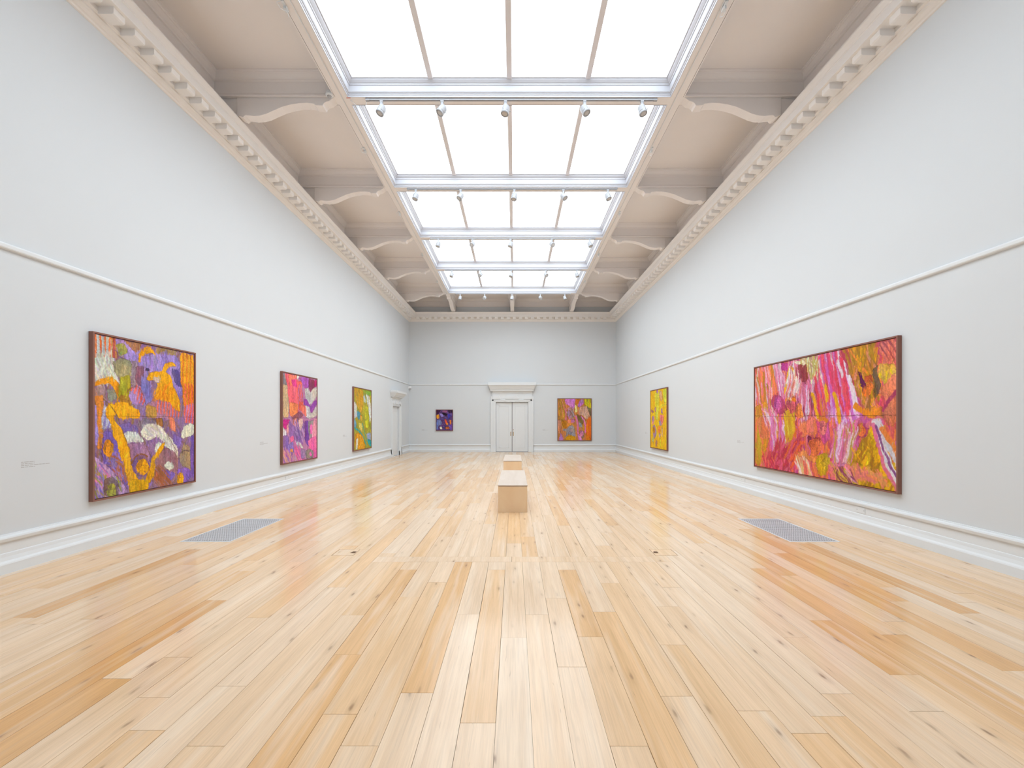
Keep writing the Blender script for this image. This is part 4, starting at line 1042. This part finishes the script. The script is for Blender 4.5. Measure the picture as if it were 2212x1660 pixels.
def art_yellow():
    A = Art([(243, 235), (590, 172), (582, 1475), (238, 1420)], 110, 136, (238, 186, 20), 25)
    full = [(243, 235), (590, 172), (582, 1475), (238, 1420)]
    A.dabs(full, [(244, 190, 20), (236, 206, 40), (226, 160, 30), (236, 200, 20)], 240, 26, 5, 85, 12, .85)
    A.poly([(330, 260), (420, 240), (420, 500), (400, 850), (340, 820), (330, 560)], (220, 210, 60)); A.poly([(360, 215), (410, 205), (400, 290), (370, 280)], (190, 130, 180)); A.poly([(430, 240), (480, 230), (500, 400), (470, 460), (420, 340)], (214, 160, 110)); A.poly([(500, 200), (585, 180), (583, 480), (520, 480)], (216, 214, 60))
    A.stroke([(420, 640), (460, 540), (583, 510)], 9, (226, 220, 60)); A.stroke([(430, 600), (480, 530), (583, 515)], 2.5, (190, 130, 30)); A.poly([(245, 620), (300, 640), (310, 690), (250, 680)], (176, 110, 110)); A.poly([(325, 580), (360, 560), (355, 680), (330, 660)], (180, 130, 140)); A.poly([(465, 600), (490, 590), (500, 700), (465, 700)], (170, 120, 170))
    A.poly([(265, 770), (310, 750), (325, 860), (270, 890)], (180, 140, 170)); A.poly([(270, 870), (320, 870), (300, 930), (265, 930)], (240, 150, 130)); A.poly([(440, 740), (510, 720), (520, 820), (480, 960), (440, 870)], (236, 130, 130)); A.poly([(415, 860), (460, 850), (475, 960), (430, 960)], (180, 150, 160))
    A.poly([(285, 960), (330, 940), (365, 1080), (360, 1180), (310, 1250), (290, 1120)], (176, 140, 170)); A.face(312, 1050, 26, 70, (206, 140, 30), (140, 90, 40)); A.poly([(400, 960), (460, 970), (450, 1100), (400, 1110)], (244, 130, 40)); A.poly([(415, 1120), (460, 1120), (450, 1200), (415, 1210)], (190, 150, 150)); A.poly([(270, 1180), (310, 1240), (300, 1320), (270, 1290)], (200, 206, 130))
    A.poly([(350, 1260), (385, 1280), (370, 1400), (340, 1410)], (180, 130, 120)); A.poly([(430, 1230), (460, 1220), (460, 1400), (430, 1400)], (226, 210, 40)); A.stroke([(400, 880), (385, 1100), (400, 1400)], 4, (226, 150, 40)); A.poly([(470, 980), (500, 1000), (490, 1200), (470, 1160)], (232, 180, 120))
    A.finish(900, 12, 2, 86, 14)
    return A

WZ0, WZ1 = 0.548, 2.588
hang(art_orange_violet(), (XL, 5.108, WZ0), (0, 1, 0), (1, 0, 0), 1.651, WZ1 - WZ0, .497, 'tall orange and violet painting of heads and arms, nearest on left wall')
hang(art_pink_violet(), (XL, 9.283, WZ0 + .006), (0, 1, 0), (1, 0, 0), 1.654, WZ1 - WZ0, .497, 'pink, coral and purple painting in the middle of the left wall')
hang(art_green_gold(), (XL, 13.416, WZ0), (0, 1, 0), (1, 0, 0), 1.67, WZ1 - WZ0, 1, 'green, gold and turquoise painting beside the side door')
hang(art_dark_blue(), (-3.777, YB, 1.023), (1, 0, 0), (0, -1, 0), .826, 1.027, 1, 'small dark blue and purple painting left of the double door')
hang(art_orange_mauve(), (2.073, YB, .545), (1, 0, 0), (0, -1, 0), 1.646, 2.044, 1, 'orange and mauve painting right of the double door')
hang(art_yellow(), (XR, 15.30, WZ0), (0, -1, 0), (-1, 0, 0), 1.67, WZ1 - WZ0, 1, 'bright yellow painting at the far end of the right wall')
hang(art_magenta_gold(), (XR, 8.677, .585), (0, -1, 0), (-1, 0, 0), 3.257, 2.015, .50, 'very wide magenta, coral and gold painting nearest on the right wall')

# ---------------------------------------------------------------- wall captions: lines of small grey vinyl text too small to read
def caption(origin, ud, nrm, lines, label):
    ud = Vector(ud); nrm = Vector(nrm); O = Vector(origin)
    root = tag(empty('wall_caption', O), label, 'caption', 'vinyl captions beside the paintings')
    r2 = random.Random(int(O.x * 10 + O.y * 7) + 5)
    for i, ln in enumerate(lines):
        mb = MB(); u = 0
        while u < ln:
            wd = min(r2.uniform(.018, .05), ln - u)
            z = -i * .0175
            c = [O + ud * u + Vector((0, 0, z)), O + ud * (u + wd) + Vector((0, 0, z)), O + ud * (u + wd) + Vector((0, 0, z + .0075)), O + ud * u + Vector((0, 0, z + .0075))]
            mb.add([p + nrm * .0002 for p in c] + [p + nrm * .0012 for p in c], [(0, 3, 2, 1), (4, 5, 6, 7), (0, 1, 5, 4), (1, 2, 6, 5), (2, 3, 7, 6), (3, 0, 4, 7)])
            u += wd + .007
        adopt(mb.build('text_line', M['vinyl']), root)
LN = [.125, .125, .27, .13]
caption((XL, 4.41, 1.085), (0, 1, 0), (1, 0, 0), LN, 'grey four line caption before the orange and violet painting')
caption((XL, 8.55, 1.085), (0, 1, 0), (1, 0, 0), LN, 'grey caption before the pink and purple painting')
caption((XL, 12.7, 1.085), (0, 1, 0), (1, 0, 0), LN, 'grey caption before the green and gold painting')
caption((-4.46, YB, 1.09), (1, 0, 0), (0, -1, 0), LN, 'grey caption left of the small dark blue painting')
caption((1.37, YB, 1.09), (1, 0, 0), (0, -1, 0), LN, 'grey caption between the double door and the orange painting')
caption((XR, 16.05, 1.085), (0, -1, 0), (-1, 0, 0), LN, 'grey caption left of the bright yellow painting')
caption((XR, 9.42, 1.085), (0, -1, 0), (-1, 0, 0), LN, 'grey caption left of the wide magenta painting')

# ---------------------------------------------------------------- benches
def bench(xc, y0, L, label):
    W, H = .492, .452
    r = tag(empty('bench', (xc, y0 + L / 2, 0)), label, 'bench', 'plywood benches down the middle of the room')
    x0, x1, y1 = xc - W / 2, xc + W / 2, y0 + L
    adopt(MB().box(x0, x1, y0, y1, H - .020, H).build('top_panel', M['ply_lit_top'], bevel=.0015), r)
    e = .004
    for a, b_ in ((x0 + e, x0 + .024), (x1 - .024, x1 - e)):
        adopt(MB().box(a, b_, y0 + .022, y1 - .022, .0, H - .024).build('side_panel', M['ply'], bevel=.0015), r)
    for a, b_ in ((y0 + e, y0 + .022), (y1 - .022, y1 - e)):
        adopt(MB().box(x0 + e, x1 - e, a, b_, .0, H - .024).build('end_panel', M['ply'], bevel=.0015), r)
    adopt(MB().box(x0 + .05, x1 - .05, y0 + .05, y1 - .05, H - .05, H - .02).build('batten', M['ply']), r)
bench(-.027, 7.083, 2.13, 'nearer low plywood box bench in the middle of the floor')
bench(-.048, 11.37, 2.05, 'farther low plywood box bench towards the double door')

# ---------------------------------------------------------------- floor grilles and floor boxes
for (x0, x1, y0, y1), lb in zip(GRATES, ('grey metal floor grille below the orange and violet painting', 'grey metal floor grille below the wide magenta painting')):
    r = tag(empty('floor_grille', ((x0 + x1) / 2, (y0 + y1) / 2, 0)), lb, 'floor grille', 'metal grilles let into the floor')
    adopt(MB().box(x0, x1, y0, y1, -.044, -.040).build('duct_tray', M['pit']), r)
    fr = MB(); f_ = .016
    fr.box(x0, x1, y0, y0 + f_, -.04, .002).box(x0, x1, y1 - f_, y1, -.04, .002).box(x0, x0 + f_, y0 + f_, y1 - f_, -.04, .002).box(x1 - f_, x1, y0 + f_, y1 - f_, -.04, .002)
    adopt(fr.build('grille_frame', M['trim']), r)
    gb = MB()
    q = y0 + f_ + .016
    while q < y1 - f_ - .006:
        gb.box(x0 + f_, x1 - f_, q, q + .020, -.012, -.0005); q += .046
    q = x0 + f_ + .02
    while q < x1 - f_ - .006:
        gb.box(q, q + .007, y0 + f_, y1 - f_, -.012, -.001); q += .030
    adopt(gb.build('grille_bars', M['steel']), r)['kind'] = 'stuff'
for (x0, x1, y0, y1), nx, lb in ((LIDS[0], 1, 'small square floor box lid left of the boards crossing the floor'), (LIDS[1], 0, 'small square floor box lid right of the boards crossing the floor')):
    r = tag(empty('floor_box', ((x0 + x1) / 2, (y0 + y1) / 2, 0)), lb, 'floor box', 'floor boxes in the boards')
    lid = MB().box(x0 + .005, x1 - .005, y0 + .005, y1 - .005, -.03, 0)
    o = adopt(lid.build('lid', M['floor']), r); o['tone'] = .18 if nx else .3; o['shift'] = .37 + .2 * nx
    xx = x1 - .07 if nx else x0 + .005
    adopt(MB().prism([(xx, y0 + .09), (xx + .055, y0 + .08), (xx + .06, y0 + .14), (xx + .02, y0 + .15)], 0.0, .0015, 'z').build('cable_notch', M['subfloor']), r)

# ---------------------------------------------------------------- lighting tracks and spotlights on the cross beams
BEAM_N = ['nearest', 'second nearest', 'third', 'fourth', 'farthest']
POS_N = ['leftmost', 'second from left', 'middle', 'second from right', 'rightmost']
SPOT_PX = [(824, 955, 1092, 1263, 1387), (898, 995, 1111, 1217, 1313), (947, 1021, 1103, 1192, 1274), (976, 1038, 1104, 1179, 1246), (994, 1047, 1106, 1167, 1220)]
def make_spot():
    r = empty('track_spotlight')
    MB().box(-.028, .028, -.016, .016, -.028, 0).build('track_adapter', M['metal_w'], r, bevel=.003)
    MB().box(-.022, .022, -.012, .012, -.135, -.028).build('stem', M['metal_w'], r, bevel=.004)
    piv = (0, 0, -.155)
    head = MB().lathe([(.024, .075), (.046, .070), (.060, .055), (.066, .03), (.068, -.035), (.060, -.05)], 20).build('lamp_head', M['metal_w'], r)
    head.location = piv
    MB().lathe([(.060, -.045), (.070, -.05), (.072, -.075), (.066, -.085), (.054, -.085), (.048, -.072)], 20).build('lamp_rim', M['metal_w'], head)
    MB().lathe([(.047, -.070), (.044, -.080), (.02, -.083)], 20).build('lens', M['lens'], head)
    MB().box(-.020, .020, -.066, -.050, -.062, -.012).build('tilt_clip', M['grey'], head)
    MB().tube([(.055, 0, -.01), (.085, 0, -.01)], .004, 6).tube([(.083, 0, -.01), (.095, 0, -.01)], .009, 8).build('knob', M['grey'], head)
    return r, list(r.children)
proto, _ = make_spot()
def copy_thing(root):
    r = root.copy(); COL.objects.link(r)
    for ch in root.children:
        c = ch.copy(); COL.objects.link(c); c.parent = r
        for g in ch.children:
            d = g.copy(); COL.objects.link(d); d.parent = c
    return r
rs = random.Random(3)
first = True
for bi, row in enumerate(SPOT_PX):
    yb = BEAMS[bi + 2]
    yt = yb + .035
    zt = Z_BEAM - .001
    xa, xb = -2.50, 2.40
    tr = MB().prism([(yt - .018, zt), (yt - .018, zt - .034), (yt - .006, zt - .034), (yt - .006, zt - .026), (yt + .006, zt - .026), (yt + .006, zt - .034), (yt + .018, zt - .034), (yt + .018, zt)], xa, xb, 'x')
    root = tag(empty('lighting_track', (0, yt, zt)), 'white lighting track under the %s skylight cross beam' % BEAM_N[bi], 'lighting track', 'lighting tracks under the skylight beams')
    adopt(tr.build('track_rail', M['metal_w']), root)
    for e_ in (xa, xb):
        adopt(MB().box(e_ - .03, e_ + .03, yt - .02, yt + .02, zt - .038, zt).build('end_feed', M['metal_w'], bevel=.003), root)
    for pi, px in enumerate(row):
        if first: r = proto; first = False
        else: r = copy_thing(proto)
        r.location = ((px - VP[0]) * yt / F_PX, yt, zt - .034)
        tilt = [-.30, -.55, -.22, .55, .30][pi] + rs.uniform(-.1, .1)
        lean = .16 + rs.uniform(-.06, .10)
        if bi >= 1 and pi in (1, 3): lean = -.75 if bi > 1 else -.35
        for ch in r.children:
            if ch.name.split('.')[0] == 'lamp_head':
                ch.rotation_euler = (-abs(lean) if lean > 0 else lean, -tilt, 0)
        tag(r, 'white track spotlight, %s on the %s skylight cross beam' % (POS_N[pi], BEAM_N[bi]), 'spotlight', 'spotlights on the skylight beams')

# ---------------------------------------------------------------- small fittings on the long skylight beams
for sx, xx, lb in ((-1, SKX0 - .10, 'left'), (1, SKX1 + .09, 'right')):
    mb = MB().tube([(xx, 2.0, Z_BEAM - .007), (xx, Y_SK1 - .05, Z_BEAM - .007)], .0075, 8)
    tag(mb.build('cable_conduit', M['trim']), 'thin white cable run along the %s skylight beam' % lb, 'cable', 'cable runs on the skylight beams')
mid_l = [5.62, 8.62, 11.25, 14.05, 16.75]
for i in range(5):
    for sx, lb in ((-1, 'left'), (1, 'right')):
        yy = mid_l[i]
        xx = SKX0 - EDGE_W + .01 if sx < 0 else SKX1 + .12
        r = tag(empty('wire_fitting', (xx, yy, Z_BEAM)), 'small white bracket with looped wire, %s %s skylight beam bay' % (BEAM_N[i], lb), 'wire fitting', 'wire fittings on the skylight beams')
        adopt(MB().box(xx - .018, xx + .018, yy - .05, yy + .05, Z_BEAM - .022, Z_BEAM).build('base_plate', M['trim'], bevel=.003), r)
        adopt(MB().box(xx - .022, xx + .022, yy + .01, yy + .075, Z_BEAM - .055, Z_BEAM - .020).build('clamp', M['trim'], bevel=.004), r)
        pts = [(xx - .02, yy - .05, Z_BEAM - .02), (xx - .05, yy - .09, Z_BEAM - .07), (xx - .03, yy - .03, Z_BEAM - .10), (xx + .02, yy + .03, Z_BEAM - .08), (xx + .01, yy + .09, Z_BEAM - .09), (xx - .01, yy + .14, Z_BEAM - .05), (xx, yy + .06, Z_BEAM - .03)]
        pp = []
        for q in range(len(pts) - 1):
            for t in (0, .33, .66): pp.append(tuple(pts[q][k] * (1 - t) + pts[q + 1][k] * t for k in range(3)))
        pp.append(pts[-1])
        adopt(MB().tube(pp, .004, 6).build('wire_loop', M['trim']), r)
r = tag(empty('smoke_detector', (-3.22, 7.13, Z_CEIL)), 'round white smoke detector under the ceiling beside the left skylight beam', 'smoke detector')
adopt(MB().lathe([(.055, 7.02), (.062, 7.0), (.062, 6.975), (.05, 6.962)], 20, Matrix.Translation((-3.10, 7.18, 0))).build('detector_body', M['trim']), r)
adopt(MB().lathe([(.036, 6.963), (.03, 6.945), (.01, 6.942)], 16, Matrix.Translation((-3.10, 7.18, 0))).build('sensor_cap', M['grey']), r)
adopt(MB().box(-3.14, -3.06, 7.15, 7.25, 7.018, 7.05).build('mounting_plate', M['trim']), r)
for bi, (yb, lb) in enumerate(zip(BEAMS[2:5], BEAM_N)):
    x0 = SKX0 + .02
    y_ = yb + .06
    pts = [(x0, y_, Z_BEAM), (x0 + .07, y_, 6.93), (x0 + .16, y_, 6.86), (x0 + .24, y_, 6.85), (x0 + .27, y_, 6.92), (x0 + .28, y_, 6.985)]
    tag(MB().tube(pts, .004, 6).build('loose_wire', M['trim']), 'loose white wire drooping at the left end of the %s cross beam' % lb, 'wire', 'loose wires at the cross beams')
tag(MB().box(SKX0 - .03, SKX0 + .04, BEAMS[2] + .012, BEAMS[2] + .022, Z_BEAM - .0025, Z_BEAM).build('red_tape_mark', M['red']), 'short red tape mark at the left end of the nearest cross beam', 'tape')
# ---------------------------------------------------------------- corner sensor, socket covers
r = tag(empty('motion_sensor', (XL + .03, YB - .08, 3.08)), 'small white motion sensor in the far left corner under the picture rail', 'sensor')
adopt(MB().prism([(XL + .0, YB - .14), (XL + .0, YB - .04), (XL + .09, YB - .01), (XL + .13, YB - .05)], 3.02, 3.17, 'z').build('housing', M['trim'], bevel=.01), r)
adopt(MB().prism([(XL + .02, YB - .135), (XL + .12, YB - .06), (XL + .125, YB - .065), (XL + .025, YB - .145)], 3.03, 3.08, 'z').build('lens_window', M['grey']), r)
for yy, side, lb in ((6.05, 1, 'below the wide magenta painting'), (9.15, 1, 'under the caption of the wide magenta painting'), (9.55, -1, 'below the pink and purple painting')):
    xw = XR - .0105 if side > 0 else XL + .0105
    r = tag(empty('socket_cover', (xw, yy, .25)), 'blank white socket cover on the skirting ' + lb, 'socket cover', 'socket covers on the skirting')
    s_ = -side
    adopt(MB().box(min(xw, xw + s_ * .006), max(xw, xw + s_ * .006), yy - .075, yy + .075, .212, .298).build('cover_plate', M['trim'], bevel=.002), r)
    for q in (-.06, .06):
        adopt(MB().box(min(xw + s_ * .006, xw + s_ * .008), max(xw + s_ * .006, xw + s_ * .008), yy + q - .005, yy + q + .005, .25, .26).build('screw', M['grey']), r)
